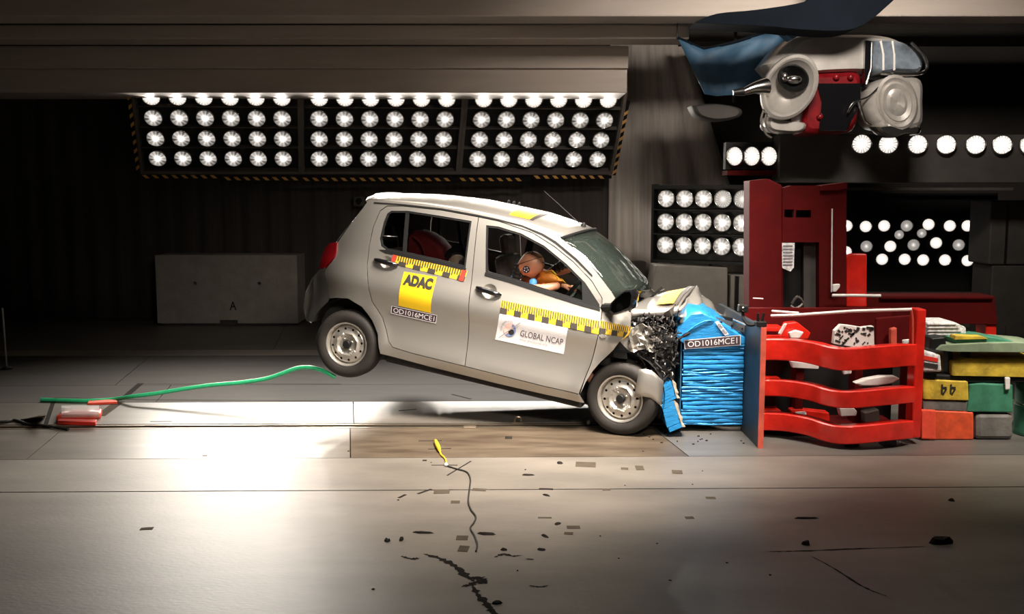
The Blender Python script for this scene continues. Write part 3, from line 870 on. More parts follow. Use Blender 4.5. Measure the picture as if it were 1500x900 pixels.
ws_px = [(822, 349), (838, 361), (853, 374), (873, 398), (893, 424), (902, 438)]
ws_b = [(0.10, 0.065), (0.105, 0.06), (0.11, 0.055), (0.13, 0.05), (0.15, 0.045), (0.16, 0.04)]
WS3 = [S3(*p) for p in ws_px]
for e in WS3: e.y *= 0.965; e.x -= 0.006; e.z -= 0.006
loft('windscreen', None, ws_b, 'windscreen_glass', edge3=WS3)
WSE = [S3(*p) for p in ws_px]
mb = MB()
mb.tube([Vector((e.x, -e.y * t, e.z)) + Vector((0.10, 0, 0.065)) * (1 - abs(t) ** 2.4) for e in (WSE[0],) for t in [-1 + k / 10 for k in range(21)]], 0.012, 8)
mb.build('windscreen_header', 'black_plastic', car, smooth=True)
hatch_px = [(538, 296), (532, 304), (515, 326), (494, 355)]
hb = [(-0.09, 0.01), (-0.10, 0.0), (-0.12, 0.0), (-0.15, 0.0)]
loft('rear_screen', hatch_px, hb, 'gloss_black')
hat2 = [S3(494, 355), S3(484, 357), S3(478, 393)]; b2 = S3(468, 396)
hat2 = [S3(494, 356), S3(486, 372), S3(474, 394)]
loft('tailgate', None, [(-0.15, 0), (-0.16, 0), (-0.17, 0)], 'silver_paint', edge3=hat2)
rb = [S3(468, 396), S3(457, 408), S3(449, 430), S3(446.5, 455), S3(449, 469), S3(456, 474)]
loft('bumper_cover', None, [(0.0, 0), (-0.06, 0), (-0.11, 0), (-0.13, 0), (-0.13, 0), (-0.09, 0)], 'silver_paint', edge3=rb)
E3 = [S3(538, 295), S3(541, 293)]
MB().grid([[Vector((e.x - d - 0.09 * (1 - abs(t) ** 2.4), -e.y * t * 0.96, e.z + 0.035 * (1 - abs(t) ** 2.4) + zz)) for t in [-1 + k / 9 for k in range(19)]] for e, d, zz in ((E3[1], -0.1, 0.014), (E3[1], 0.0, 0.012), (E3[0], 0.03, 0.0), (E3[0], 0.0, -0.02))]).build('roof_spoiler', 'silver_paint', car, smooth=True, solid=0.01)

# dark inside: tub, door trims, arch liners, dashboard
mb = MB()
mb.box(-2.75, -0.25, -0.55, 0.55, -0.16, -0.08)
mb.box(-2.72, -2.66, -0.55, 0.55, -0.1, 0.45)
mb.box(-1.93, -0.32, -0.735, -0.70, -0.10, 0.56); mb.box(-1.93, -0.32, 0.70, 0.735, -0.10, 0.56)
mb.box(-2.7, -1.93, -0.58, -0.55, -0.1, 0.56); mb.box(-2.7, -1.93, 0.55, 0.58, -0.1, 0.56)
mb.box(-2.68, -2.2, -0.55, 0.55, 0.40, 0.43)
mb.build('cabin_tub', 'cabin_dark', car)
mb = MB(); mb.box(-0.42, 0.30, -0.66, 0.66, 0.20, 0.55); mb.obox((-0.30, 0, 0.56), (0.34, 1.3, 0.16)); mb.build('dashboard', 'cabin_dark', car, bevel=0.03)
mb = MB(); mb.box(-2.0, -0.3, -0.72, 0.72, -0.155, -0.10); mb.box(-2.62, -2.0, -0.50, 0.50, -0.2, -0.1); mb.tube([(-2.7, -0.3, -0.16), (-0.5, -0.2, -0.17)], 0.025, 8); mb.build('underbody', 'engine_dark', car)
for cx, cz in ((RWH.x, RWH.z + 0.05), (0.0, 0.03)):
    for s in (-1, 1):
        mb = MB(); rows = []
        for k in range(17):
            a = R(-20) + R(188) * k / 16
            rows.append([Vector((cx + 0.345 * math.cos(a), s * 0.50, cz + 0.345 * math.sin(a))), Vector((cx + 0.345 * math.cos(a), s * 0.765, cz + 0.345 * math.sin(a)))])
        mb.grid(rows); mb.build('arch_liner', 'engine_dark', car)

# wheels
def make_wheel(c, s, toe=0.0, camber=0.0):
    """c: centre of the outer face, s=-1 camera side"""
    ax = Vector((math.sin(toe), s * math.cos(toe), camber)).normalized()
    fr = frame_from(c, ax, (1, 0, 0))
    # pressed steel rim with twelve round holes
    n = 12
    outl = [(0.166 * math.cos(2 * PI * k / 48), 0.166 * math.sin(2 * PI * k / 48)) for k in range(48)]
    holes = [[(0.134 * math.cos(2 * PI * (k + 0.5) / n) + 0.0105 * math.cos(a), 0.134 * math.sin(2 * PI * (k + 0.5) / n) + 0.0105 * math.sin(a)) for a in [2 * PI * q / 10 for q in range(10)]] for k in range(n)]
    vs, fs = fill2d(outl, holes, 0.014)
    hp = [(0.0, -0.030), (0.05, -0.028), (0.062, -0.024), (0.072, -0.030), (0.080, -0.022), (0.092, -0.006), (0.102, -0.010), (0.118, -0.020), (0.140, -0.020), (0.152, -0.028), (0.168, -0.050)]
    mb = MB()
    mb.add([fr @ Vector((x, y, lerp_table(hp, math.hypot(x, y)))) for x, y in vs], fs)
    mb.lathe([(0.165, -0.052), (0.170, -0.035), (0.172, -0.008), (0.178, 0.0), (0.187, 0.002), (0.188, -0.012)], fr, 48, close=False)
    wheel = mb.build('wheel', 'rim_steel', car, smooth=True, fix=False)
    mb = MB()
    prof = [(0.182, -0.012), (0.190, -0.002), (0.205, 0.006), (0.235, 0.012), (0.255, 0.008), (0.274, -0.004), (0.285, -0.022), (0.289, -0.045)]
    prof += [(0.289, -0.060), (0.282, -0.061), (0.282, -0.068), (0.289, -0.069), (0.289, -0.095), (0.282, -0.096), (0.282, -0.103), (0.289, -0.104)]
    prof += [(0.289, -0.125), (0.28, -0.145), (0.25, -0.168), (0.20, -0.165), (0.18, -0.15)]
    mb.lathe(prof, fr, 56, close=False); mb.build('tyre', 'tyre_rubber', wheel, smooth=True, fix=True)
    mb = MB(); mb.lathe([(0.172, -0.075), (0.05, -0.075), (0.002, -0.075)], fr, 32, close=False); mb.lathe([(0.175, -0.04), (0.175, -0.15)], fr, 32, close=False); mb.build('brake_drum', 'rim_hole', wheel)
    mb = MB(); mb.lathe([(0.036, -0.03), (0.035, -0.006), (0.028, 0.002), (0.004, 0.003)], fr, 20); mb.build('hub_cap', 'black_plastic', wheel, smooth=True)
    for k in range(4):
        a = 2 * PI * (k + 0.4) / 4
        mb = MB(); f2 = fr @ Matrix.Translation((0.052 * math.cos(a), 0.052 * math.sin(a), -0.028)); mb.lathe([(0.009, 0), (0.009, 0.012), (0.003, 0.016)], f2, 6); mb.build('wheel_nut', 'rim_steel', wheel)
    return wheel
make_wheel((0, -0.77, 0.0), -1, toe=R(-9)); make_wheel((0.05, 0.77, 0.0), 1)
make_wheel((RWH.x, -0.77, RWH.z), -1); make_wheel((RWH.x, 0.77, RWH.z), 1)
mb = MB(); mb.tube([(RWH.x, -0.6, RWH.z), (RWH.x, 0.6, RWH.z)], 0.035, 10); mb.tube([(RWH.x, -0.45, RWH.z), (RWH.x + 0.5, -0.42, -0.1)], 0.03, 8); mb.tube([(RWH.x, 0.45, RWH.z), (RWH.x + 0.5, 0.42, -0.1)], 0.03, 8); mb.build('rear_axle', 'engine_dark', car)

# door handles with round silver recesses
for (h0, h1), (rc, rr), up in ((((550, 380), (584, 388)), ((566, 384), 0.052), 0), (((699, 421), (735, 432)), ((717, 427), 0.062), 0)):
    cx, cz = S(*rc)
    poly = [(cx + rr * math.cos(2 * PI * k / 28), cz + rr * 0.95 * math.sin(2 * PI * k / 28)) for k in range(28)]
    vs, fs = fill2d(poly, (), 0.02)
    for s in (-1, 1):
        mb = MB(); mb.add([Vector((x, s * (W(x, z) - 0.03 * max(0, 1 - ((x - cx) ** 2 + (z - cz) ** 2) / rr ** 2)), z)) for x, z in vs], fs)
        rec = mb.build('handle_recess', 'silver_paint', car, smooth=True)
        a = S3(*h0); b = S3(*h1); a.y *= -s; b.y *= -s
        pts = []
        for k in range(9):
            t = k / 8; p = a + (b - a) * t; p.y += s * (0.012 + 0.028 * math.sin(PI * min(1, max(0, t)))**0.5); pts.append(p)
        MB().tube(pts, [0.012, 0.019, 0.021, 0.022, 0.022, 0.022, 0.021, 0.019, 0.011], 10).build('door_handle', 'gloss_black', car, smooth=True)
# sill seam bright line
panel('side_indicator', [(878.5, 492), (881, 489.5), (885, 490), (888, 492.5), (887, 495), (883, 495.5), (880, 494.5)], 'rim_steel', gap=0, off=0.008, step=0.02, skirt=0.014)

# ------------------------------------------------------------------ stickers, tapes and lettering on the camera side
def quad_map(c4):
    TL, TR, BR, BL = [Vector(S(*p)) for p in c4]
    def f(u, v): return (BL * (1 - u) * (1 - v) + BR * u * (1 - v) + TL * (1 - u) * v + TR * u * v)
    return f
def sticker(name, c4, m, off=0.003, parent=None, n=8, label=None):
    f = quad_map(c4); rows = []
    for j in range(n + 1):
        rows.append([])
        for i in range(n + 1):
            x, z = f(i / n, j / n); rows[-1].append(Vector((x, -W(x, z) - off, z)))
    mb = MB(); mb.grid(rows)
    o = mb.build(name, m, parent or car, smooth='all', fix=False)
    if label: o['label'] = label
    return o, f
def on(f, uvs, fs, off):
    mb = MB(); P3 = []
    for u, v in uvs:
        x, z = f(u, v); P3.append(Vector((x, -W(x, z) - off, z)))
    mb.add(P3, fs); return mb
def words_on(f, s, u0, u1, v0, v1, m, parent, name='lettering', bold=False, off=0.0065):
    vs, fs = text_tris(s, bold)
    return on(f, [(u0 + (u1 - u0) * x, v0 + (v1 - v0) * y) for x, y in vs], fs, off).build(name, m, parent, fix=False)
def rects_on(f, rects, m, parent, name, off=0.0055):
    mb = MB()
    for (u0, u1, v0, v1) in rects:
        k = max(1, int((u1 - u0) / 0.12)); P3 = []
        for i in range(k + 1):
            for v in (v0, v1):
                x, z = f(u0 + (u1 - u0) * i / k, v); P3.append(Vector((x, -W(x, z) - off, z)))
        mb.add(P3, [(2 * i, 2 * i + 2, 2 * i + 3, 2 * i + 1) for i in range(k)])
    return mb.build(name, m, parent, fix=False)

st, f = sticker('square_sticker', [(592, 398), (640, 406), (631, 459), (584, 448)], 'sticker_yellow', label='yellow square sticker reading ADAC')
words_on(f, 'ADAC', 0.06, 0.94, 0.64, 0.95, 'ink', st, bold=True)
st, f = sticker('number_plate', [(574, 448), (641, 462), (639, 474), (573, 459)], 'sticker_dark', off=0.004, label='dark strip reading OD1016MCE1 on the rear door')
words_on(f, 'OD1016MCE1', 0.05, 0.95, 0.2, 0.80, 'sticker_white', st, off=0.008)
rects_on(f, [(0, 1, 0, 0.06), (0, 1, 0.94, 1), (0, 0.012, 0, 1), (0.988, 1, 0, 1)], 'sticker_white', st, 'white_border', off=0.0065)
st, f = sticker('white_sticker', [(732.4, 459), (832, 481), (825.7, 519), (725.4, 497.6)], 'sticker_white', label='white sticker reading GLOBAL NCAP')
words_on(f, 'GLOBAL NCAP', 0.345, 0.965, 0.33, 0.56, 'sticker_dark', st)
words_on(f, 'www.globalncap.org', 0.345, 0.75, 0.165, 0.25, 'print_grey', st)
def disc(cu, cv, ru, rv, a0=0, a1=2 * PI, n=28): return [(cu + ru * math.cos(a0 + (a1 - a0) * k / n), cv + rv * math.sin(a0 + (a1 - a0) * k / n)) for k in range(n + 1)]
gu, gv, ru, rv = 0.185, 0.475, 0.092, 0.255
d = disc(gu, gv, ru, rv); on(f, [(gu, gv)] + d, [(0, i + 1, i + 2) for i in range(28)], 0.005).build('globe_print', 'print_pink', st, fix=False)
d = disc(gu, gv, ru, rv, R(-120), R(70)); e = disc(gu, gv, ru * 0.62, rv * 0.62, R(-120), R(70)); on(f, d + e, [(i, i + 1, 29 + i + 1, 29 + i) for i in range(28)], 0.0065).build('globe_rim', 'print_blue', st, fix=False)
d = disc(gu + 0.028, gv - 0.07, ru * 0.46, rv * 0.42); on(f, [(gu, gv)] + d, [(0, i + 1, i + 2) for i in range(28)], 0.008).build('globe_patch', 'ink', st, fix=False)
on(f, [(0.045, 0.10), (0.055, 0.09), (0.33, 0.83), (0.322, 0.85)], [(0, 1, 2, 3)], 0.009).build('globe_stroke', 'print_grey', st, fix=False)
vs, fs = text_tris('FOR SAFER CARS')
arc = []
for x, y in vs:
    a = R(195) - R(120) * x; k = 1.22 + 0.26 * y
    arc.append((gu + ru * k * math.cos(a), gv + rv * k * math.sin(a)))
on(f, arc, fs, 0.006).build('arc_lettering', 'print_grey', st, fix=False)

def ruler(c4, n_sq, start_black=True, ends=False, label=None):
    st, f = sticker('ruler_tape', c4, 'tape_yellow', n=12, label=label)
    sq = []
    for i in range(n_sq):
        if (i % 2 == 0) == start_black: sq.append((i / n_sq, (i + 1) / n_sq, 0.0, 0.45))
    for q in sq: rects_on(f, [q], 'tape_black', st, 'black_square')
    tk = []
    n = n_sq * 3
    for i in range(n): tk.append(((i + 0.28) / n, (i + 0.72) / n, 0.45 if i % 3 else 0.30, 1.0))
    rects_on(f, tk, 'tape_black', st, 'black_ticks')['kind'] = 'stuff'
    if ends:
        rects_on(f, [(0.0, 0.05, 0.1, 1), (0.93, 0.985, 0.0, 1)], 'tape_red', st, 'red_ends', off=0.0075)
    return st
ruler([(735, 440), (879, 471), (877, 490), (732.5, 459)], 14, True, label='yellow and black ruler tape along the front door')
ruler([(880.5, 470), (925, 479), (921, 495), (878.5, 489)], 5, True, label='end of the yellow and black ruler tape on the fender')
ruler([(576, 373.5), (685, 397), (680, 412.5), (573, 386)], 10, False, ends=True, label='yellow and black ruler tape with red ends along the rear door')
# faint script on the rear door
words_on(quad_map([(561, 465.5), (579, 470.5), (579, 473), (561, 468)]), 'VXi', 0, 1, 0, 1, 'print_grey', car, name='door_script') if False else None

# roof marks: yellow patch with a black edge, target dots, aerial
def roof_pt(s, t, lift=0.004):
    """s along the roof stations, t across (-1 camera side)"""
    E = [S3(*p) for p in roof_px]; i = min(int(s), len(E) - 2); w = s - i
    e = E[i].lerp(E[i + 1], w); b = Vector(roof_b[i]).lerp(Vector(roof_b[i + 1]), w)
    return Vector((e.x + b[0] * (1 - abs(t) ** 2.4), e.y * -t, e.z + b[1] * (1 - abs(t) ** 2.4) + lift))
mb = MB(); mb.grid([[roof_pt(7.25 + 0.85 * i / 6, -0.82 + 0.9 * j / 8) for j in range(9)] for i in range(7)]); mb.build('roof_patch', 'tape_yellow', car, fix=False)
mb = MB(); mb.grid([[roof_pt(8.1 + 0.16 * i / 2, -0.82 + 0.9 * j / 8) for j in range(9)] for i in range(3)]); mb.build('roof_band', 'tape_black', car, fix=False)
for s_, t_ in ((6.3, 0.2), (6.55, 0.2), (6.8, 0.2)):
    p = roof_pt(s_, t_); MB().lathe([(0.012, 0), (0.012, 0.02), (0.004, 0.03)], frame_from(p, (0, 0, 1)), 8).build('roof_pin', 'black_plastic', car)
p = roof_pt(10.4, -0.1)
tip = car_at(797, 280, p.y)
pts = catmull([p, p.lerp(tip, 0.3) + Vector((0.03, 0, -0.02)), p.lerp(tip, 0.65) + Vector((0.035, 0, -0.02)), tip], 6)
ae = MB().tube(pts, [0.004 - 0.002 * i / len(pts) for i in range(len(pts))], 6).build('aerial', 'black_plastic', car)
MB().lathe([(0.025, 0), (0.02, 0.02), (0.008, 0.035)], frame_from(p, (0, 0, 1)), 12).build('aerial_base', 'black_plastic', ae)

# door mirror: black shell seen from behind and outside
mp = [(895, 457), (897, 446), (905, 436), (919, 425), (929, 424), (932, 430), (930, 446), (927, 452), (914, 458), (901, 462)]
outl = [car_at(x, y, -0.93) for x, y in mp]
cen = sum(outl, Vector()) / len(outl)
mb = MB(); k = len(outl)
rows = []
for sc_, dy in ((0.82, -0.04), (0.97, -0.035), (1.0, -0.01), (1.0, 0.02), (0.92, 0.06), (0.62, 0.10)):
    rows.append([cen + (p - cen) * sc_ + Vector((0.35 * dy, dy, 0)) for p in outl] )
for r_ in rows: r_.append(r_[0])
mb.grid(rows); mb.add(rows[-1][:-1], [tuple(range(k))])
mir = mb.build('door_mirror', 'gloss_black', car, smooth=True)
mb = MB(); mb.add([cen + (p - cen) * 0.80 + Vector((-0.012, -0.045, 0)) for p in outl], [tuple(range(k))]); mb.build('mirror_glass', 'bonnet_glass', mir)
mb = MB(); mb.tube([cen + Vector((-0.04, 0.06, -0.05)), S3(884, 452) + Vector((0, 0.03, 0))], [0.03, 0.04], 10); mb.build('mirror_arm', 'black_plastic', mir)

# ------------------------------------------------------------------ crushed front
rnd = random.Random(5)
def bilin(a, b, c, d, nu, nv, bump=0.0, crown=0.0, cd=(0, 0, 1), seed=1):
    """a near-rear, b far-rear, c far-front, d near-front"""
    r2 = random.Random(seed); rows = []
    ph = [r2.uniform(0, 6.28) for _ in range(4)]
    for i in range(nu + 1):
        u = i / nu; r = []
        for j in range(nv + 1):
            v = j / nv
            p = (a * (1 - u) + d * u) * (1 - v) + (b * (1 - u) + c * u) * v
            w = math.sin(PI * v) * crown
            w += bump * math.sin(u * 7 + ph[0] + v * 2.5) * math.sin(v * 6 + ph[1]) * math.sin(PI * v) + bump * 0.5 * math.sin(13 * u + 9 * v + ph[2])
            r.append(p + Vector(cd) * w)
        rows.append(r)
    return rows
hA = car_at(924, 456, -0.64); hB = car_at(955, 433, 0.55); hR0 = car_at(994, 452, -0.60); hR1 = car_at(1019, 419, 0.40)
rows = bilin(hA, hB, hR1, hR0, 14, 16, bump=0.010, crown=0.03, seed=2)
bon = MB().grid(rows).build('bonnet', 'silver_paint', car, smooth='all', solid=0.012)
# folded-down front half of the bonnet
hF0 = car_at(1000, 472, -0.55); hF1 = car_at(1064, 468, 0.42)
rows2 = bilin(hR0, hR1, hF1, hF0, 12, 16, bump=0.028, crown=0.02, cd=(0.8, -0.1, 0.55), seed=5)
MB().grid(rows2).build('folded_front', 'silver_crumple', bon, smooth='all', solid=0.012)
# edge flange of the bonnet, bent
rows = []
for i in range(13):
    u = i / 12; p = hA.lerp(hR0, u); rows.append([p + Vector((0, -0.004, 0.004)), p + Vector((0, -0.018, -0.03 + 0.008 * math.sin(9 * u))), p + Vector((0.0, -0.004 + 0.02 * u, -0.075 + 0.02 * u + 0.012 * math.sin(5 * u)))])
MB().grid(rows).build('bonnet_flange', 'silver_paint', bon, smooth='all', solid=0.006)
mb = MB(); q0 = hR0.lerp(hA, 0.18)
mb.add([q0 + Vector((-0.05, -0.01, -0.055)), q0 + Vector((0.03, -0.03, -0.05)), q0 + Vector((0.035, -0.02, 0.035)), q0 + Vector((-0.0, -0.05, 0.0))], [(0, 1, 2), (0, 2, 3), (1, 2, 3), (0, 1, 3)]); mb.build('bent_lug', 'engine_metal', bon)
def bon_pt(u, v, lift=0.012):
    b = (hA * (1 - u) + hR0 * u) * (1 - v) + (hB * (1 - u) + hR1 * u) * v
    return b + Vector((0, 0, lift + 0.03 * math.sin(PI * v)))
MB().grid([[bon_pt(0.46 + 0.38 * i / 8, 0.10 + 0.62 * j / 8, 0.018) for j in range(9)] for i in range(9)]).build('bonnet_patch', 'tape_yellow', bon, fix=False)
MB().grid([[bon_pt(0.86 + 0.09 * i / 3, 0.06 + 0.8 * j / 8, 0.018) for j in range(9)] for i in range(4)]).build('bonnet_band', 'tape_black', bon, fix=False)
# wiper sticking up at the scuttle
mb = MB(); mb.tube([car_at(945, 444, 0.0), car_at(960, 430, -0.05), car_at(970, 421, -0.05)], 0.010, 6); mb.tube([car_at(957, 432, -0.05), car_at(974, 424, -0.02)], 0.006, 6); mb.build('wiper', 'black_plastic', car)
# engine block and torn pieces in front of the wheel
mb = MB(); mb.prism([car_at(x, y, -0.45) for x, y in ((924, 464), (985, 464), (988, 500), (985, 560), (960, 565), (935, 545), (925, 520))], (0, 0.16, 0)); mb.build('engine_block', 'engine_dark', car)
def chunk_cloud(name, m, n, seed, smin, smax, poly, ylo=-0.74, yhi=-0.46, tubes=True):
    r2 = random.Random(seed); mb = MB(); k = 0
    xs = [p[0] for p in poly]; ys_ = [p[1] for p in poly]
    while k < n:
        x = r2.uniform(min(xs), max(xs)); y = r2.uniform(min(ys_), max(ys_))
        if not pip(x, y, poly): continue
        c = car_at(x, y, r2.uniform(ylo, yhi)); s = r2.uniform(smin, smax)
        rot = Matrix.Rotation(r2.uniform(0, 6.28), 3, 'X') @ Matrix.Rotation(r2.uniform(0, 6.28), 3, 'Y') @ Matrix.Rotation(r2.uniform(0, 6.28), 3, 'Z')
        q = r2.random()
        if not tubes: q *= 0.75
        if q < 0.4:
            mb.obox(c, (s, s * r2.uniform(0.3, 0.9), s * r2.uniform(0.08, 0.35)), rot)
        elif q < 0.75:
            a = [c + rot @ Vector((r2.uniform(-1, 1) * s, r2.uniform(-1, 1) * s, r2.uniform(-0.4, 0.4) * s)) for _ in range(6)]
            mb.add(a, [(0, 1, 2), (1, 2, 3), (2, 3, 4), (3, 4, 5), (0, 2, 4), (0, 3, 5)])
        else:
            d = rot @ Vector((s * 1.4, 0, 0)); e = rot @ Vector((0, s * 0.6, s * 0.2))
            mb.tube([c - d, c + e, c + d], s * r2.uniform(0.1, 0.2), 6)
        k += 1
    o = mb.build(name, m, car, kind='stuff', fix=False); return o
zone = [(926, 463), (984, 463), (992, 480), (992, 520), (984, 560), (972, 558), (955, 545), (938, 540), (931, 520), (921, 498)]
chunk_cloud('torn_plastic', 'engine_dark', 520, 1, 0.012, 0.05, zone)
chunk_cloud('torn_metal', 'engine_metal', 150, 2, 0.005, 0.022, zone, -0.76, -0.6)
chunk_cloud('torn_casting', 'engine_metal', 26, 3, 0.02, 0.05, [(924, 478), (962, 475), (966, 505), (950, 522), (928, 520)], -0.77, -0.66, False)
r5 = random.Random(12)
rows = []
for j in range(7):
    rows.append([])
    for i in range(6):
        x = 922 + 6.2 * i + 2 * math.sin(j * 2.1) + 0.8 * j * (i > 2); y = 477 + 6.2 * j + 3 * math.sin(i * 1.7)
        rows[-1].append(car_at(x, y, -0.77 + 0.03 * i / 5 + r5.uniform(-0.028, 0.028)))
MB().grid(rows).build('torn_panel', 'torn_grey', car, solid=0.004)
# bent fender flap with a strip of tape, black arch rubber, hanging bumper corner
fl = [S3(905, 497), S3(921, 491), car_at(931, 515, -0.74), car_at(926, 519, -0.72), car_at(915, 508, -0.80)]
mb = MB(); mb.add(fl, [(0, 1, 4), (1, 2, 3), (1, 3, 4)]); mb.build('fender_flap', 'silver_crumple', car, solid=0.006)
mb = MB(); mb.add([fl[1] + Vector((0, -0.012, 0)), S3(926, 480) + Vector((0, -0.02, 0)), S3(913, 497) + Vector((0, -0.02, 0)), S3(909, 499) + Vector((0, -0.014, 0))], [(0, 1, 2), (0, 2, 3)]); mb.build('tape_scrap', 'tape_yellow', car)
mb = MB(); mb.prism([car_at(x, y, -0.76) for x, y in ((898, 515), (918, 516), (919, 527), (908, 526), (898, 523))], (0, 0.2, 0)); mb.build('arch_rubber', 'black_plastic', car, bevel=0.006)
pts_u = [(936, 541), (946, 541), (955, 543), (963, 550), (972, 559)]; pts_l = [(929, 582), (940, 581), (952, 583), (961, 589), (969, 596)]
rows = []
for j in range(7):
    w = j / 6
    rows.append([car_at(pu[0] * (1 - w) + pl[0] * w, pu[1] * (1 - w) + pl[1] * w, -0.835 + 0.05 * (i / 4) ** 2 - 0.012 * math.sin(PI * w)) for i, (pu, pl) in enumerate(zip(pts_u, pts_l))])
MB().grid(rows).build('bumper_corner', 'silver_paint', car, smooth='all', solid=0.01)
mb = MB(); mb.tube([car_at(903, 520, -0.68), car_at(930, 540, -0.66), car_at(937, 548, -0.6)], 0.012, 6); mb.tube([car_at(936, 520, -0.76), car_at(945, 535, -0.74), car_at(940, 545, -0.7)], 0.006, 6); mb.build('loose_hose', 'black_plastic', car)
mb = MB(); mb.box(-0.1, 0.20, -0.3, 0.62, -0.12, 0.45); mb.build('engine_bay', 'engine_dark', car, bevel=0.03)
panel('left_bumper', [(936, 541), (955, 543), (972, 559), (969, 590), (940, 581)], 'silver_paint', gap=0, both=False) if False else None

# ------------------------------------------------------------------ seats and steering wheel
def seat(yc, x0, m, w=0.46):
    mb = MB(); mb.obox((x0 + 0.25, yc, 0.16), (0.52, w, 0.16), Matrix.Rotation(R(-8), 3, 'Y'))
    s = mb.build('seat', m, car, bevel=0.05)
    rot = Matrix.Rotation(R(-18), 3, 'Y')
    mb = MB(); mb.obox((x0 - 0.10, yc, 0.52), (0.15, w, 0.62), rot); mb.build('backrest', m, s, bevel=0.055)
    mb = MB(); mb.obox((x0 - 0.21, yc, 0.90), (0.10, 0.25, 0.19), rot); mb.build('headrest', m, s, bevel=0.045)
    return s
seat(-0.36, -1.32, 'seat_cloth'); seat(0.36, -1.22, 'seat_cloth')
mb = MB(); mb.obox((-2.0, 0, 0.2), (0.5, 1.15, 0.14)); rs = mb.build('rear_bench', 'seat_cloth', car, bevel=0.04)
mb = MB(); mb.obox((-2.24, 0, 0.46), (0.14, 1.15, 0.55), Matrix.Rotation(R(-15), 3, 'Y')); mb.build('backrest', 'seat_cloth', rs, bevel=0.04)
swc = car_at(846, 421, -0.36); ax = Vector((-0.80, 0, 0.45)).normalized()
fr = frame_from(swc, ax, (0, 1, 0))
ring = [fr @ Vector((0.18 * math.cos(2 * PI * k / 28), 0.18 * math.sin(2 * PI * k / 28), 0)) for k in range(29)]
sw = MB().tube(ring, 0.016, 8, caps=False).build('steering_wheel', 'black_plastic', car, smooth=True)
mb = MB(); mb.tube([fr @ Vector((0, 0, 0)), fr @ Vector((0, 0, -0.25))], 0.035, 8)
for a in (0.2, 2.94, 4.71): mb.tube([fr @ Vector((0, 0, 0)), fr @ Vector((0.17 * math.cos(a), 0.17 * math.sin(a), 0))], 0.014, 6)
mb.build('wheel_spokes', 'black_plastic', sw)
# inner B-pillar trim and belt
for s in (1,):
    mb = MB(); mb.tube([(-1.33, s * 0.70, 0.5), (-1.27, s * 0.57, 1.18)], 0.035, 8); mb.build('pillar_trim', 'cabin_dark', car)

# ------------------------------------------------------------------ crash-test dummies
def skin_body(name, joints, bones, m, parent, sub=2):
    """one continuous surface grown over a skeleton"""
    me = bpy.data.meshes.new(name); names = list(joints)
    off = origin_of(parent)
    me.from_pydata([Vector(joints[n][0]) - off for n in names], [(names.index(a), names.index(b)) for a, b in bones], [])
    me.materials.append(MATS[m])
    o = link_mesh(name, me, parent)
    o.modifiers.new('skin', 'SKIN')
    for i, n in enumerate(names):
        r = joints[n][1]; r = r if isinstance(r, tuple) else (r, r)
        me.skin_vertices[0].data[i].radius = r
    me.skin_vertices[0].data[0].use_root = True
    s = o.modifiers.new('subsurf', 'SUBSURF'); s.levels = sub; s.render_levels = sub
    o.modifiers['skin'].use_smooth_shade = True
    return o
hd = car_at(777, 387, -0.36)
dm = framed('crash_test_dummy', 'orange-brown crash-test dummy slumped forward over the steering wheel', 'dummy', (-1.0, -0.36, 0.24))
nk = car_at(756, 408, -0.36); ch = car_at(752, 422, -0.36)
shl = Vector((nk.x + 0.0, -0.53, nk.z - 0.10)); shr = Vector((nk.x + 0.02, -0.19, nk.z - 0.06))
el_n = car_at(793, 424, -0.56); wr_n = car_at(821, 418, -0.50); 
el_f = car_at(818, 397, -0.12); wr_f = car_at(842, 392, -0.16)
J = {'pelvis': ((-1.02, -0.36, 0.30), (0.15, 0.12)), 'waist': ((-0.98, -0.36, 0.44), (0.14, 0.11)), 'chest': ((nk.x - 0.05, -0.36, nk.z - 0.14), (0.15, 0.11)), 'neckbase': ((nk.x, -0.36, nk.z - 0.04), (0.07, 0.07)),
     'sh_n': (shl, 0.055), 'el_n': (el_n, 0.044), 'wr_n': (wr_n, 0.030), 'sh_f': (shr, 0.055), 'el_f': (el_f, 0.045), 'wr_f': (wr_f, 0.030),
     'hip_n': ((-0.96, -0.46, 0.28), 0.085), 'kn_n': ((-0.52, -0.47, 0.36), 0.06), 'an_n': ((-0.30, -0.46, 0.02), 0.04), 'toe_n': ((-0.16, -0.46, -0.02), 0.03),
     'hip_f': ((-0.96, -0.26, 0.28), 0.085), 'kn_f': ((-0.52, -0.24, 0.36), 0.06), 'an_f': ((-0.30, -0.25, 0.02), 0.04), 'toe_f': ((-0.16, -0.25, -0.02), 0.03)}
B = [('pelvis', 'waist'), ('waist', 'chest'), ('chest', 'neckbase'), ('chest', 'sh_n'), ('sh_n', 'el_n'), ('el_n', 'wr_n'), ('chest', 'sh_f'), ('sh_f', 'el_f'), ('el_f', 'wr_f'),
     ('pelvis', 'hip_n'), ('hip_n', 'kn_n'), ('kn_n', 'an_n'), ('an_n', 'toe_n'), ('pelvis', 'hip_f'), ('hip_f', 'kn_f'), ('kn_f', 'an_f'), ('an_f', 'toe_f')]
skin_body('body', J, B, 'dummy_skin', dm)
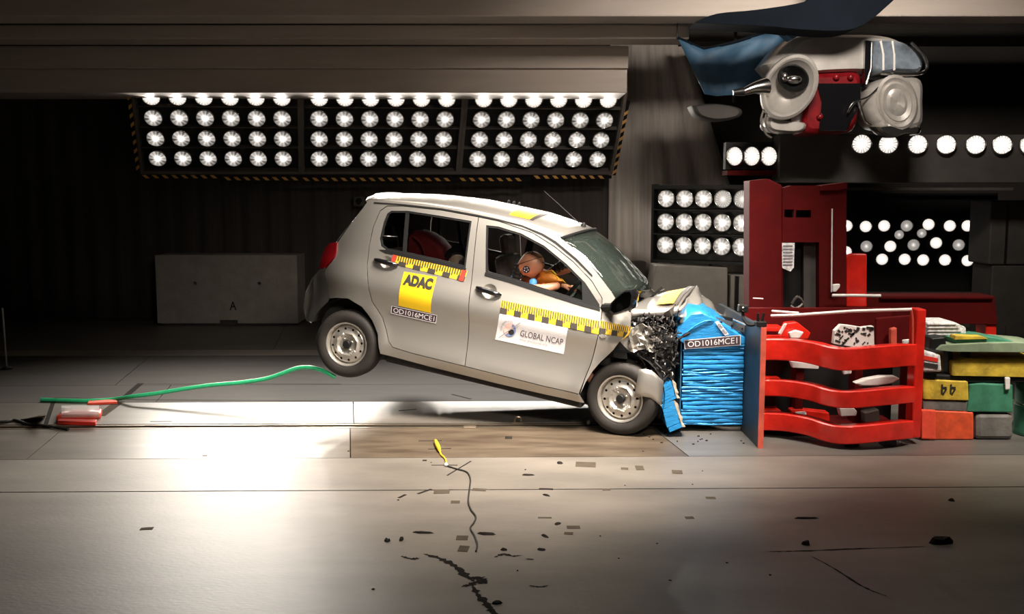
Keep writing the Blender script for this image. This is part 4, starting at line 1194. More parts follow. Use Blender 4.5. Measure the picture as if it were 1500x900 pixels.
# head: egg-shaped skull with jaw, nose, eye hollows, ear target; nodding forward and down
hr = Matrix.Rotation(R(62), 3, 'Y')
mb = MB()
n_, m_ = 28, 20; vs = []; fs = []
for i in range(m_ + 1):
    th = PI * i / m_
    for k in range(n_):
        a = 2 * PI * k / n_
        x = math.sin(th) * math.cos(a); y = math.sin(th) * math.sin(a); z = math.cos(th)
        q = Vector((x * 0.104, y * 0.080, z * 0.122))
        if z < 0: q.x *= 1 - 0.12 * z * z if x > 0 else 1 + 0.45 * z; q.y *= 1 + 0.30 * z
        if x > 0.6:
            q.x += 0.022 * math.exp(-((y / 0.16) ** 2 + ((z + 0.12) / 0.18) ** 2))          # nose
            for sy in (-1, 1): q.x -= 0.012 * math.exp(-(((y - sy * 0.36) / 0.16) ** 2 + ((z - 0.05) / 0.12) ** 2))   # eyes
            q.x -= 0.006 * math.exp(-((y / 0.3) ** 2 + ((z + 0.48) / 0.05) ** 2))         # mouth
        vs.append(hd + hr @ q)
for i in range(m_):
    for k in range(n_): fs.append((i * n_ + k, i * n_ + (k + 1) % n_, (i + 1) * n_ + (k + 1) % n_, (i + 1) * n_ + k))
mb.add(vs, fs); head = mb.build('head', 'dummy_skin', dm, smooth='all')
# seam of the skull cap, screws
seam = [hd + hr @ Vector((-0.028 + 0.1045 * 0 + 0.0 * math.cos(a), 0.0790 * math.sin(a), 0.1205 * math.cos(a))) for a in [2 * PI * k / 32 for k in range(33)]]
MB().tube(seam, 0.0022, 5, caps=False).build('cap_seam', 'dummy_black', head)
for v in ((0.02, -0.028, 0.117), (-0.075, -0.045, 0.05)):
    MB().ball(hd + hr @ Vector(v), 0.006, 8, 6).build('cap_screw', 'dummy_black', head)
def target_disc(c, nrm, r, par):
    fr = frame_from(c, nrm, (1, 0, 0)); mb = MB(); mb.lathe([(r, 0), (r, 0.006), (0.001, 0.006)], fr, 20); o = mb.build('target_disc', 'dummy_black', par)
    mb = MB()
    for k in range(5):
        a = 2 * PI * k / 5; q = fr @ Matrix.Translation((r * 0.55 * math.cos(a), r * 0.55 * math.sin(a), 0.007)); mb.lathe([(r * 0.17, 0), (r * 0.17, 0.001)], q, 8)
    mb.build('target_dots', 'sticker_white', o)
tc_ = car_at(771, 395, -0.445); target_disc(tc_, (0.1, -1, 0.0), 0.030, head)
target_disc(car_at(831, 388, -0.18), (0, -1, 0.1), 0.030, dm)
# ribbed black neck and elbow joint
def ribbed(a, b, r, n, name, par):
    a, b = Vector(a), Vector(b); d = b - a; fr = frame_from(a, d, (0, 1, 0)); L = d.length; prof = []
    for k in range(n):
        z = L * k / n; prof += [(r * 0.8, z), (r, z + L / n * 0.2), (r, z + L / n * 0.7), (r * 0.8, z + L / n * 0.75)]
    MB().lathe(prof, fr, 18).build(name, 'dummy_black', par, smooth=True)
ribbed(nk + Vector((0.0, 0, -0.02)), hd + hr @ Vector((-0.030, 0, -0.085)), 0.042, 5, 'neck', dm)
ribbed(car_at(808, 400, -0.12), car_at(826, 388, -0.15), 0.045, 4, 'elbow_joint', dm)
# hands closed on the steering wheel rim: five fingers each
def hand(wr, grip, s, par):
    wr, grip = Vector(wr), Vector(grip); d = (grip - wr).normalized(); side = Vector((0, s, 0)); side = (side - d * side.dot(d)).normalized(); up = side.cross(d) * s
    if up.z < 0: up = -up
    J = {'wrist': (wr, (0.026, 0.022)), 'palm': (wr.lerp(grip, 0.5), (0.036, 0.018)), 'knuckle': (wr.lerp(grip, 0.85), (0.038, 0.016))}
    B = [('wrist', 'palm'), ('palm', 'knuckle')]
    skin_body('hand', J, B, 'dummy_skin', par, 2)
    for k, (o_, ln) in enumerate(((-0.030, 0.82), (-0.010, 1.0), (0.010, 0.95), (0.029, 0.75))):
        b0 = wr.lerp(grip, 0.82) + side * o_
        p1 = b0 + d * 0.034 * ln + up * 0.008; p2 = p1 + d * 0.020 * ln - up * 0.024 * ln; p3 = p2 - d * 0.012 * ln - up * 0.018 * ln
        skin_body('finger', {'a': (b0, 0.0105), 'b': (p1, 0.0100), 'c': (p2, 0.0092), 'd': (p3, 0.0080)}, [('a', 'b'), ('b', 'c'), ('c', 'd')], 'dummy_skin', par, 1)
    t0 = wr.lerp(grip, 0.35) - side * 0.030
    skin_body('thumb', {'a': (t0, 0.012), 'b': (t0 + d * 0.03 - side * 0.02 - up * 0.008, 0.011), 'c': (t0 + d * 0.055 - side * 0.018 - up * 0.022, 0.0095)}, [('a', 'b'), ('b', 'c')], 'dummy_skin', par, 1)
hand(wr_n, car_at(838, 421, -0.50), 1, dm)
hand(wr_f, car_at(852, 398, -0.20), 1, dm)
# orange chest jacket, blue shoulder patch
rows = []
top = [(789, 398), (797, 394), (806, 398), (814, 403), (820, 408)]; bot = [(786, 416), (795, 421), (806, 421), (818, 418), (828, 415)]
for j in range(8):
    w = j / 7; rows.append([])
    for i in range(5):
        x = top[i][0] * (1 - w) + bot[i][0] * w; y = top[i][1] * (1 - w) + bot[i][1] * w
        rows[-1].append(car_at(x, y, -0.34 - 0.06 * math.sin(PI * w) + 0.02 * math.sin(i * 2.1 + j)))
MB().grid(rows).build('orange_jacket', 'orange_cloth', dm, smooth='all', solid=0.012)
rows = [[r_[i] + Vector((0, 0.02, 0)) for i in range(5)] for r_ in rows]
MB().ball(car_at(781, 415, -0.50), (0.035, 0.035, 0.040), 12, 8).build('shoulder_pad', 'blue_cloth', dm, smooth='all')
rows = [[car_at(762 - 14 * u, 398 + 6 * u + 8 * v, -0.30 - 0.05 * v) for u in (0, 0.5, 1)] for v in (0, 0.5, 1)]
MB().grid(rows).build('collar', 'blue_cloth', dm, smooth='all', solid=0.01)
for k, (p, q, r_) in enumerate((((805, 398), (812, 400), (817, 409)), ((800, 399), (808, 396), (815, 402)), ((822, 408), (826, 412), (830, 417)))):
    MB().tube(catmull([car_at(*p, -0.40), car_at(*q, -0.42), car_at(*r_, -0.40)], 5), 0.003, 5).build('cable', 'tape_yellow', dm)

# red child seat with a little dummy in the back
cs = framed('baby_carrier', 'red child seat on the rear bench seen through the rear side window', 'child seat', (-1.95, -0.30, 0.27))
sp = [(596, 381), (594, 362), (596, 345), (604, 338), (618, 342), (632, 351), (643, 364), (647, 378), (648, 392)]
po = [car_at(x, y, -0.46) for x, y in sp]; ce = sum(po, Vector()) / len(po)
rows = []
for sc_, dy in ((0.86, -0.0), (1.0, 0.03), (1.0, 0.30), (0.9, 0.34)): rows.append([ce + (p - ce) * sc_ + Vector((0, dy, 0)) for p in po] + [ce + (po[0] - ce) * sc_ + Vector((0, dy, 0))])
mb = MB(); mb.grid(rows); mb.add(rows[0][:-1], [tuple(range(len(po)))]); mb.add(rows[-1][:-1], [tuple(range(len(po)))]); mb.build('seat_shell', 'red_cloth', cs, smooth=True)
mb = MB(); mb.tube(catmull([car_at(606, 347, -0.475), car_at(617, 358, -0.48), car_at(622, 372, -0.48), car_at(623, 386, -0.475)], 5), 0.012, 8); mb.build('piping', 'red_cloth', cs)
mb = MB(); mb.box(-2.2, -1.75, -0.5, -0.12, 0.27, 0.40); mb.build('seat_base', 'black_plastic', cs, bevel=0.03)
cd_ = framed('child_dummy', 'small beige dummy head and black hood low in the rear side window', 'dummy', (-1.62, -0.30, 0.25))
hc = car_at(670, 388, -0.40)
mb = MB(); mb.ball(hc, (0.085, 0.075, 0.085), 18, 12); mb.build('head', 'beige_plastic', cd_, smooth='all')
mb = MB(); mb.tube([hc + Vector((-0.02, 0, -0.05)), Vector((hc.x - 0.05, -0.38, 0.40)), Vector((hc.x - 0.06, -0.37, 0.28))], [0.05, 0.10, 0.11], 14); mb.build('torso', 'beige_plastic', cd_, smooth=True)
hp_ = [hc + Vector((0.10 * math.cos(a) - 0.015, 0.03, 0.105 * math.sin(a) + 0.02)) for a in [R(10) + R(160) * k / 12 for k in range(13)]]
MB().tube(hp_, 0.028, 8).build('hood', 'black_plastic', cd_, smooth=True)

# ================================================================== deformable barrier and its plate
t = thing('barrier_plate', 'dark upright steel plate with a red edge behind the blue barrier block', 'plate', (1.86, 0.2, 0))
pn = P(1113, 657, -0.55); ptop = P(1119, 480, -0.55).z
px_ = P(1112, 600, -0.55).x
MB().box(px_, px_ + 0.035, -0.54, 1.05, 0.0, ptop).build('plate_body', 'barrier_plate', t)
MB().box(px_ - 0.002, px_ + 0.037, -0.556, -0.54, 0.0, ptop).build('red_edge', 'red_edge', t)
for k in range(4): MB().lathe([(0.022, 0), (0.022, 0.012), (0.012, 0.016)], frame_from((px_, -0.45, 0.2 + 0.16 * k), (-1, 0, 0)), 6).build('bolt', 'black_metal', t)

BY = -0.03
bx0 = P(1000, 560, BY).x; bx1 = px_ - 0.004
zt = P(1045, 500, BY).z; zb = P(1045, 624, BY).z
blk = thing('honeycomb_barrier', 'blue crushed honeycomb barrier block with wrinkled layers, against the dark plate', 'barrier', ((bx0 + bx1) / 2, BY + 0.5, 0))
r2 = random.Random(21)
MB().box(bx0 + 0.02, bx1, BY + 0.02, BY + 0.98, zb + 0.01, zt - 0.01).build('core', 'honey_face', blk)
nl = 26; zz = zb
hts = [r2.uniform(0.6, 1.5) for _ in range(nl)]; sm = sum(hts)
for k in range(nl):
    h = (zt - zb) * hts[k] / sm
    d0 = r2.uniform(-0.006, 0.008); dx = r2.uniform(-0.008, 0.006); tilt_ = r2.uniform(-0.004, 0.004)
    mb = MB(); nseg = 8; rows = []
    pro = []
    for i in range(nseg + 1):
        u = i / nseg; x = bx0 + dx + (bx1 - bx0 - dx) * u; wv = 0.004 * math.sin(u * 9 + k * 1.7) + tilt_ * (u - 0.5)
        y = BY + d0 + 0.005 * math.sin(u * 13 + k * 2.3)
        rows.append([Vector((x, y + 0.012, zz + 0.0006 + wv * 0.5)), Vector((x, y, zz + h * 0.22 + wv)), Vector((x, y - 0.002, zz + h * 0.6 + wv)), Vector((x, y + 0.002, zz + h * 0.9 + wv)), Vector((x, y + 0.014, zz + h - 0.0006 + wv * 0.5))])
    mb.grid(rows)
    # left flank of the layer
    fl_ = [rows[0][j] for j in range(5)]; mb.grid([fl_, [p + Vector((0.004, 0.96, 0)) for p in fl_]])
    mb.build('layer', 'honey_blue', blk, smooth=True, fix=False)
    zz += h
# dark front face towards the car
MB().box(bx0 - 0.018, bx0 - 0.010, BY + 0.01, BY + 0.97, zb + 0.02, zt - 0.0).build('front_face', 'honey_face', blk)
# crumpled blue top sheet rising to the bonnet
prof = [(990, 492), (993, 480), (1002, 470), (1012, 461), (1028, 459), (1042, 465), (1056, 474), (1068, 482), (1080, 489), (1092, 494)]
rows = []
for j in range(9):
    w = j / 8; rows.append([])
    for i, (x, y) in enumerate(prof):
        p = P(x, y, BY - 0.01); lift = 0.02 * math.sin(i * 1.7 + j * 1.1) * math.sin(PI * w) + 0.05 * math.sin(PI * w)
        rows[-1].append(Vector((p.x + 0.02 * w, BY - 0.01 + 0.7 * w, p.z + lift * (0.5 if i in (0, 9) else 1))))
top_s = MB().grid(rows).build('crumpled_top', 'honey_blue', blk, smooth='all', solid=0.01)
fr_ = [Vector((P(x, y, BY - 0.012).x, BY - 0.012, P(x, y, BY - 0.012).z)) for x, y in prof]
cap = MB(); cap.prism([Vector((p.x, BY - 0.012, p.z - 0.002)) for p in fr_] + [Vector((bx1, BY - 0.012, zt - 0.02)), Vector((bx0, BY - 0.012, zt - 0.02))], (0, 0.03, 0)); cap.build('side_skin', 'honey_blue', blk, bevel=0.004)
# bright fold along the skin
MB().tube(catmull([P(1004, 489, BY - 0.02), P(1018, 478, BY - 0.03), P(1032, 471, BY - 0.03), P(1046, 470, BY - 0.02)], 5), [0.006, 0.008] + [0.010] * 12 + [0.006, 0.004], 8, flat=0.6).build('fold', 'honey_blue', blk, smooth=True)
mb = MB(); mb.tube(catmull([P(994, 497, BY - 0.05), P(1002, 492, BY - 0.05), P(1010, 488, BY - 0.05)], 4), [0.010] * 4 + [0.014] * 5, 8); mb.build('torn_rubber', 'black_plastic', blk)
# number strip on the side
def flat_quad(name, c4, Yp, m, parent, off=0.0):
    mb = MB(); mb.add([P(x, y, Yp - off) for x, y in c4], [(0, 1, 2, 3)]); return mb.build(name, m, parent, solid=0.0)
def flat_words(s, c4, Yp, m, parent, u0=0.05, u1=0.95, v0=0.2, v1=0.8, name='lettering'):
    TL, TR, BR, BL = [P(x, y, Yp) for x, y in c4]
    vs, fs = text_tris(s); mb = MB()
    mb.add([(BL * (1 - u) + BR * u) * (1 - v) + (TL * (1 - u) + TR * u) * v for u, v in [(u0 + (u1 - u0) * x, v0 + (v1 - v0) * y) for x, y in vs]], fs)
    return mb.build(name, m, parent, fix=False)
c4 = [(1003, 499.5), (1084, 492), (1084, 505), (1004, 511)]
sn = flat_quad('white_border', [(1002, 498.5), (1085, 491), (1085, 506), (1003, 512)], BY - 0.022, 'sticker_white', blk)
sp_ = flat_quad('number_strip', c4, BY - 0.024, 'sticker_dark', blk); sp_['label'] = 'dark strip reading OD1016MCE1 on the barrier'
flat_words('OD1016MCE1', c4, BY - 0.026, 'sticker_white', sp_, v0=0.16, v1=0.84)
c5 = [(1047, 472), (1052, 470), (1068, 490), (1062, 492)]
sc2 = flat_quad('paper_label', c5, BY - 0.026, 'sticker_white', blk)
flat_words('00 60', [(1052, 470), (1068, 490), (1062, 492), (1047, 472)], BY - 0.028, 'ink', sc2, 0.2, 0.9, 0.15, 0.85)
# steel strap with bolts across the top
a_ = P(1034, 460, 0.10); b_ = P(1092, 478, -0.02); c_ = P(1092, 488, -0.02); d_ = P(1046, 474, 0.08)
stp = MB().prism([a_, b_, c_, d_], (0, 0.012, 0)).build('steel_strap', 'grey_frame', blk)
for x, y in ((1055, 472), (1071, 477), (1086, 481)): MB().lathe([(0.012, 0), (0.010, 0.012)], frame_from(P(x, y, 0.03) + Vector((0, -0.03, 0)), (0, -1, 0)), 6).build('bolt', 'black_metal', stp)
MB().prism([P(1058, 464, 0.25), P(1073, 466, 0.25), P(1073, 472, 0.25), P(1058, 472, 0.25)], (0, 0.1, 0)).build('strap_end', 'black_metal', stp)
MB().tube([P(1074, 468, 0.0), P(1092, 476, -0.05)], 0.008, 6).build('strap_edge', 'chrome', stp)
# transparent torn foil under the block
rows = [[P(1040 + 48 * u, 625 + (13 * math.sin(PI * u * 0.6) ** 1.5) * v, BY + 0.05 + 0.04 * v) for u in [i / 8 for i in range(9)]] for v in (0, 0.5, 1)]
MB().grid(rows).build('torn_foil', 'satin_grey', blk, smooth='all', solid=0.004)

# two broken-off blue bumper pieces
for c4, lab in (([(964, 570), (984, 559), (991, 584), (972, 593)], 'upper broken blue honeycomb piece leaning beside the front wheel'),
                ([(967, 593), (986, 587), (999, 626), (980, 634)], 'lower broken blue honeycomb piece touching the floor beside the front wheel')):
    Yq = -0.22; q = [P(x, y, Yq) for x, y in c4]
    lo = min(p.z for p in q)
    t = thing('honeycomb_piece', lab, 'barrier piece', (sum(p.x for p in q) / 4, Yq + 0.1, max(0, lo)), 'broken honeycomb pieces')
    nlay = 6
    for k in range(nlay):
        u0, u1 = k / nlay + 0.004, (k + 1) / nlay - 0.004; j = r2.uniform(-0.006, 0.006)
        A = q[0].lerp(q[3], u0); Bq = q[1].lerp(q[2], u0); Cq = q[1].lerp(q[2], u1); D = q[0].lerp(q[3], u1)
        MB().prism([p + Vector((j, 0, 0)) for p in (A, Bq, Cq, D)], (0, 0.30, 0)).build('layer', 'honey_blue', t, bevel=0.003)
    rows = []
    for k in range(7):
        u = k / 6; e = q[1].lerp(q[2], u); w_ = 0.012 + 0.02 * abs(math.sin(k * 1.9)); rows.append([e + Vector((0.003, -0.002, 0)), e + Vector((w_, 0.012, 0.0)), e + Vector((w_ + 0.006, 0.28, 0.0))])
    MB().grid(rows).build('torn_edge', 'foil_beige', t, solid=0.004)
g_ = P(987, 573, -0.1)
tag(MB().tube(catmull([P(984, 566, -0.12), P(988, 578, -0.16), P(986, 590, -0.14), P(989, 604, -0.12)], 5), [0.02, 0.026, 0.03, 0.03, 0.028, 0.026, 0.024, 0.022, 0.02, 0.018, 0.016, 0.015, 0.012, 0.010, 0.008, 0.006], 8).build('torn_bracket', 'engine_dark', base=True), 'dark torn bracket hanging between broken blue pieces and the big blue block', 'bracket')

# clips and gooseneck camera on the plate top
for x in (1110, 1117.5):
    pass
q = P(1113, 478, -0.50)
t = thing('spring_clip', 'two-pronged black clip on the top edge of the barrier plate', 'clip', (q.x, -0.50, ptop))
MB().box(q.x - 0.03, q.x + 0.045, -0.53, -0.44, ptop, ptop + 0.04).build('clip_body', 'black_metal', t, bevel=0.006)
for x, y in ((1110.5, 459), (1119, 459)):
    e = P(x, y, -0.5); MB().tube([Vector((q.x + (x - 1114) / 200 * 0.6, -0.49, ptop + 0.03)), e], [0.012, 0.009], 8).build('prong', 'black_metal', t)
q = P(1088, 452, -0.30)
t = thing('gooseneck_camera', 'tiny black camera on a bent arm above the blue barrier', 'camera', (px_ - 0.01, -0.40, ptop))
MB().obox(q, (0.07, 0.07, 0.055), Matrix.Rotation(R(6), 3, 'Y')).build('camera_body', 'black_plastic', t, bevel=0.006)
MB().lathe([(0.018, 0), (0.018, 0.02), (0.012, 0.022)], frame_from(q + Vector((-0.005, -0.035, 0)), (0, -1, 0)), 14).build('camera_lens', 'chrome', t)
MB().tube(catmull([q + Vector((0, 0, -0.02)), P(1089, 466, -0.34), P(1097, 476, -0.40), Vector((px_ + 0.01, -0.42, ptop + 0.012))], 6), 0.013, 8).build('bent_arm', 'black_plastic', t, smooth=True)

# ================================================================== red barrier carriage
rc = thing('barrier_carriage', 'big red steel carriage with three bowed bumper bands and a tall upright frame', 'machine', (2.6, 0.0, 0))
def arc_plan():
    pts = [(1119, -0.20), (1150, -0.27), (1185, -0.40), (1205, -0.49), (1228, -0.57), (1255, -0.61), (1290, -0.60), (1318, -0.55), (1340, -0.46)]
    return catmull([Vector((P(x, 560, y).x, y, 0)) for x, y in pts], 4)
plan = arc_plan()
def zof(py, Y=-0.58): return P(1255, py, Y).z
for (yt, yb) in ((508, 541), (571, 596), (622, 655)):
    z0, z1 = max(0.05, zof(yb)), zof(yt); n = len(plan); rows = []
    for i, p in enumerate(plan):
        u = i / (n - 1); sag = 0.012 * math.sin(3 * u * PI)
        t2 = (plan[min(i + 1, n - 1)] - plan[max(i - 1, 0)]).normalized(); nr = Vector((t2.y, -t2.x, 0))
        bul = [(-0.004, z0), (0.006, z0 + 0.008), (0.009, (z0 + z1) / 2), (0.006, z1 - 0.008), (-0.004, z1), (-0.10, z1 - 0.006), (-0.10, z0 + 0.006)]
        rows.append([Vector((p.x, p.y, 0)) + nr * a + Vector((0, 0, z + sag)) for a, z in bul])
        rows[-1].append(rows[-1][0])
    mb = MB(); mb.grid(rows); mb.add(rows[0][:-1], [tuple(range(7))]); mb.add(rows[-1][:-1], [tuple(range(7))])
    mb.build('bumper_band', 'red_paint', rc, smooth=True)
xr0 = P(1337, 560, -0.42).x; xr1 = P(1351, 560, -0.42).x
MB().box(xr0, xr1, -0.44, -0.30, 0.05, P(1344, 453, -0.42).z).build('corner_post', 'red_paint', rc, bevel=0.01)
xl0 = px_ + 0.05
for yt, yb in ((480, 486), (491, 497), (556, 562), (602, 607)):
    MB().box(xl0, P(1146, 560, 0.0).x, 0.0, 0.2, P(1130, yb, 0.0).z, P(1130, yt, 0.0).z).build('side_slat', 'red_paint', rc, bevel=0.005)
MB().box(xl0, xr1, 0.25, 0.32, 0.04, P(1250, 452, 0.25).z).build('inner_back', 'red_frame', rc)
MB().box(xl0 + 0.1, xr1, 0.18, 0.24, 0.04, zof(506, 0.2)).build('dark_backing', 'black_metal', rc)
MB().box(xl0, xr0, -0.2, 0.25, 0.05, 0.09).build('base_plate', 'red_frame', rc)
for x in (1165, 1250, 1325):
    q = P(x, 600, 0.0); MB().box(q.x - 0.03, q.x + 0.03, -0.1, 0.05, 0.0, P(x, 500, 0.0).z).build('stiffener', 'red_frame', rc)
for x in (1245, 1300):
    q = P(x, 650, -0.45); MB().box(q.x - 0.05, q.x + 0.05, -0.5, -0.4, 0.0, 0.07).build('foot', 'black_metal', rc)
# white top rails
MB().tube([P(1130, 463, -0.1), P(1165, 462, -0.25), P(1250, 456, -0.42), P(1335, 453.5, -0.42)], 0.012, 8).build('top_rail', 'white_paint', rc, smooth=True)
MB().tube([P(1131, 456, -0.05), P(1170, 459, -0.2)], 0.010, 8).build('top_rail', 'white_paint', rc, smooth=True)
MB().tube([P(1335, 453.5, -0.42), P(1337, 470, -0.42), P(1337, 515, -0.42)], 0.008, 8).build('edge_rail', 'red_edge', rc)
# contents behind the bands
def blob(name, pts, Y, th, m, par, bevel=0.01, label=None):
    mb = MB(); mb.prism([P(x, y, Y) for x, y in pts], (0, th, 0)); o = mb.build(name, m, par, bevel=bevel)
    if label: o['label'] = label
    return o
wp = blob('printed_cover', [(1221, 504), (1223, 485), (1232, 476), (1245, 477), (1262, 480), (1280, 478), (1281, 508), (1262, 511)], -0.20, 0.06, 'white_paint', rc, label='white cover with black printed marks')
mb = MB(); r3 = random.Random(9)
for k in range(34):
    x = r3.uniform(1226, 1277); y = r3.uniform(480, 506); mb.obox(P(x, y, -0.202), (r3.uniform(0.008, 0.05), 0.003, r3.uniform(0.006, 0.022)), Matrix.Rotation(r3.uniform(-0.9, 0.9), 3, 'Y'))
mb.build('print_marks', 'ink', wp, kind='stuff')
blob('inner_panel', [(1283, 466), (1335, 462), (1335, 512), (1283, 511)], -0.02, 0.03, 'red_frame', rc)
blob('inner_rod', [(1305, 482), (1314, 480), (1314, 512), (1305, 512)], -0.1, 0.05, 'red_edge', rc)
blob('white_label', [(1322, 498), (1333, 497), (1333, 506), (1322, 506)], -0.08, 0.02, 'white_print', rc)
blob('white_pipe', [(1140, 490), (1150, 474), (1154, 474), (1144, 492)], -0.08, 0.03, 'white_paint', rc)
blob('red_hood', [(1142, 496), (1152, 474), (1168, 472), (1188, 488), (1184, 497), (1160, 498)], 0.0, 0.1, 'red_paint', rc)
blob('white_bracket', [(1155, 488), (1166, 484), (1178, 487), (1172, 496), (1158, 496)], -0.06, 0.04, 'white_paint', rc)
blob('white_bracket', [(1157, 529), (1200, 534), (1200, 541), (1160, 539)], -0.12, 0.04, 'white_paint', rc)
blob('white_bracket', [(1234, 541), (1248, 541), (1248, 548), (1236, 550)], -0.3, 0.04, 'white_print', rc)
blob('white_dish', [(1252, 562), (1268, 556), (1290, 552), (1312, 552), (1319, 555), (1308, 562), (1285, 566), (1262, 566)], -0.25, 0.08, 'white_paint', rc)
blob('white_box', [(1229, 597), (1250, 597), (1256, 603), (1255, 610), (1232, 611)], -0.25, 0.08, 'white_paint', rc)
blob('red_motor', [(1158, 601), (1172, 600), (1215, 605), (1216, 619), (1190, 618), (1160, 614)], -0.12, 0.1, 'red_paint', rc)
blob('white_tag', [(1165, 604), (1180, 603), (1182, 608), (1166, 609)], -0.13, 0.008, 'white_print', rc)
blob('grey_valve', [(1266, 605), (1288, 600), (1290, 618), (1268, 620)], -0.2, 0.1, 'grey_frame', rc)
# tall frame behind
YF = 0.62
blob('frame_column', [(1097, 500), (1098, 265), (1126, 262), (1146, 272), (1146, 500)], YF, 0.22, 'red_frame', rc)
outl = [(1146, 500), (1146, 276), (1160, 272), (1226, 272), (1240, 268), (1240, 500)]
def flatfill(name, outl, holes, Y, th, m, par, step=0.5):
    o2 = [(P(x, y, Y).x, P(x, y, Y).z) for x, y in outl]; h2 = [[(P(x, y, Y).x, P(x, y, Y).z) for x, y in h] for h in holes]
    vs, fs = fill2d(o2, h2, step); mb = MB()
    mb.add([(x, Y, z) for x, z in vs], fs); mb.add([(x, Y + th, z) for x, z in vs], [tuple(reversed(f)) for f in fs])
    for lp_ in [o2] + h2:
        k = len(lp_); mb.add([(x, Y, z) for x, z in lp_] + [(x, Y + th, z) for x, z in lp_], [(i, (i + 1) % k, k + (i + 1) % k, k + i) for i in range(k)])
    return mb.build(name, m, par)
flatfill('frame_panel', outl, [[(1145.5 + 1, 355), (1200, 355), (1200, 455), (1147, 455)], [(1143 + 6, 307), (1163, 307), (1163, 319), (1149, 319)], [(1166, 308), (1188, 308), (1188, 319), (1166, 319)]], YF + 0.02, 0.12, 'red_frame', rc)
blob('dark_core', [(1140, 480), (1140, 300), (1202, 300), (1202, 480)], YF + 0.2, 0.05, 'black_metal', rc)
blob('grey_column', [(1177, 456), (1177, 352), (1199, 352), (1199, 456)], YF + 0.12, 0.06, 'dark_box', rc)
wn = blob('paper_notice', [(1145, 356), (1164, 356), (1163, 392), (1158, 398), (1146, 393)], YF + 0.01, 0.006, 'white_print', rc, bevel=0)
mb = MB()
for k in range(7):
    a1 = P(1147, 360 + k * 4.6, YF + 0.006); b1 = P(1161, 360 + k * 4.6, YF + 0.006); mb.box(a1.x, b1.x, YF + 0.004, YF + 0.008, a1.z - 0.006, a1.z + 0.004)
mb.build('print_lines', 'print_grey', wn)
MB().tube(catmull([P(1160, 445, YF + 0.1), P(1168, 435, YF + 0.08), P(1176, 444, YF + 0.1), P(1166, 452, YF + 0.09), P(1158, 448, YF + 0.1)], 5), 0.012, 6).build('cable_bunch', 'grey_frame', rc)
blob('frame_cap', [(1202, 272), (1242, 267), (1242, 277), (1225, 280), (1202, 280)], YF - 0.01, 0.2, 'red_frame', rc)
MB().tube([P(1219, 306, YF - 0.01), P(1218, 428, YF - 0.01)], 0.006, 6).build('edge_rail', 'white_paint', rc)
blob('bright_column', [(1240, 450), (1240, 376), (1252, 372), (1270, 372), (1270, 450)], YF + 0.1, 0.1, 'red_paint', rc)
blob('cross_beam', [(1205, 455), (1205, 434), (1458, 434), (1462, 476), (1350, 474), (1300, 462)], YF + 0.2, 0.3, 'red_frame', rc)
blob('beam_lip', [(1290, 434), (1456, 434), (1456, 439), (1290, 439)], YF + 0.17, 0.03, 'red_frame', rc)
blob('end_post', [(1444, 475), (1460, 475), (1460, 640), (1444, 640)], YF + 0.22, 0.2, 'red_paint', rc)
hb_ = MB().tube([P(1219, 433, YF - 0.06), P(1254, 433, YF - 0.06), P(1290, 433.5, YF - 0.06)], 0.013, 8).build('white_handle', 'white_paint', rc, smooth=True)
blob('white_latch', [(1220, 417), (1231, 416), (1231, 421), (1225, 428), (1220, 428)], YF - 0.04, 0.03, 'white_paint', rc)
MB().tube([P(1103, 437, 0.3), P(1118, 438, 0.3)], 0.006, 6).build('small_rail', 'white_paint', rc)

# ================================================================== stores at the right edge
def crate(name, pts, Y, depth, m, label, cat, bevel=0.015, ground=False):
    q = [P(x, y, Y) for x, y in pts]
    lo = min(p.z for p in q)
    t = thing(name, label, cat, (sum(p.x for p in q) / len(q), Y + depth / 2, max(0.0, lo)))
    if ground: q = [Vector((p.x, p.y, max(p.z, 0.0))) if p.z > 0.05 else Vector((p.x, p.y, 0.0)) for p in q]
    mb = MB(); mb.prism(q, (0, depth, 0)); mb.build('body', m, t, bevel=bevel)
    return t
YS = -0.30
t = crate('orange_crate', [(1351, 649), (1351, 601), (1427, 604), (1427, 649)], YS, 0.45, 'orange_block', 'orange-red crate on the floor right of the red carriage', 'crate', ground=True)
blob('end_panel', [(1350, 644), (1350, 600), (1371, 601), (1371, 645)], YS - 0.02, 0.02, 'safety_red', t)
t = crate('grey_drum', [(1428, 650), (1428, 606), (1486, 606), (1486, 650)], YS, 0.45, 'grey_drum', 'grey weathered block on the floor between orange crate and green drum', 'block', ground=True, bevel=0.04)
t = crate('yellow_box', [(1352, 586), (1352, 556), (1419, 559), (1420, 588)], YS, 0.35, 'yellow_block', 'small yellow box with black marks on top of the orange crate', 'box')
blob('plinth', [(1352, 600), (1352, 587), (1419, 589), (1419, 603)], YS + 0.01, 0.33, 'grey_drum', t)
mb = MB()
for x in (1380, 1393): 
    q = P(x, 570, YS - 0.003); mb.obox(q, (0.012, 0.004, 0.07)); mb.obox(q + Vector((0.02, 0, 0.01)), (0.03, 0.004, 0.012)); mb.obox(q + Vector((0.022, 0, -0.02)), (0.012, 0.004, 0.05), Matrix.Rotation(0.5, 3, 'Y'))
mb.build('black_marks', 'ink', t)
t = crate('green_block', [(1416, 604), (1421, 564), (1440, 562), (1484, 564), (1484, 605)], YS, 0.4, 'green_paint', 'green block lying on the grey weathered block', 'block')
blob('white_tag', [(1472, 553), (1480, 553), (1480, 571), (1473, 572)], YS - 0.02, 0.015, 'white_paint', t)
g = G(1512, 650); 
t = thing('green_drum', 'green round drum cut off by the right edge of the picture', 'drum', (P(1520, 640, -0.1).x, -0.1, 0))
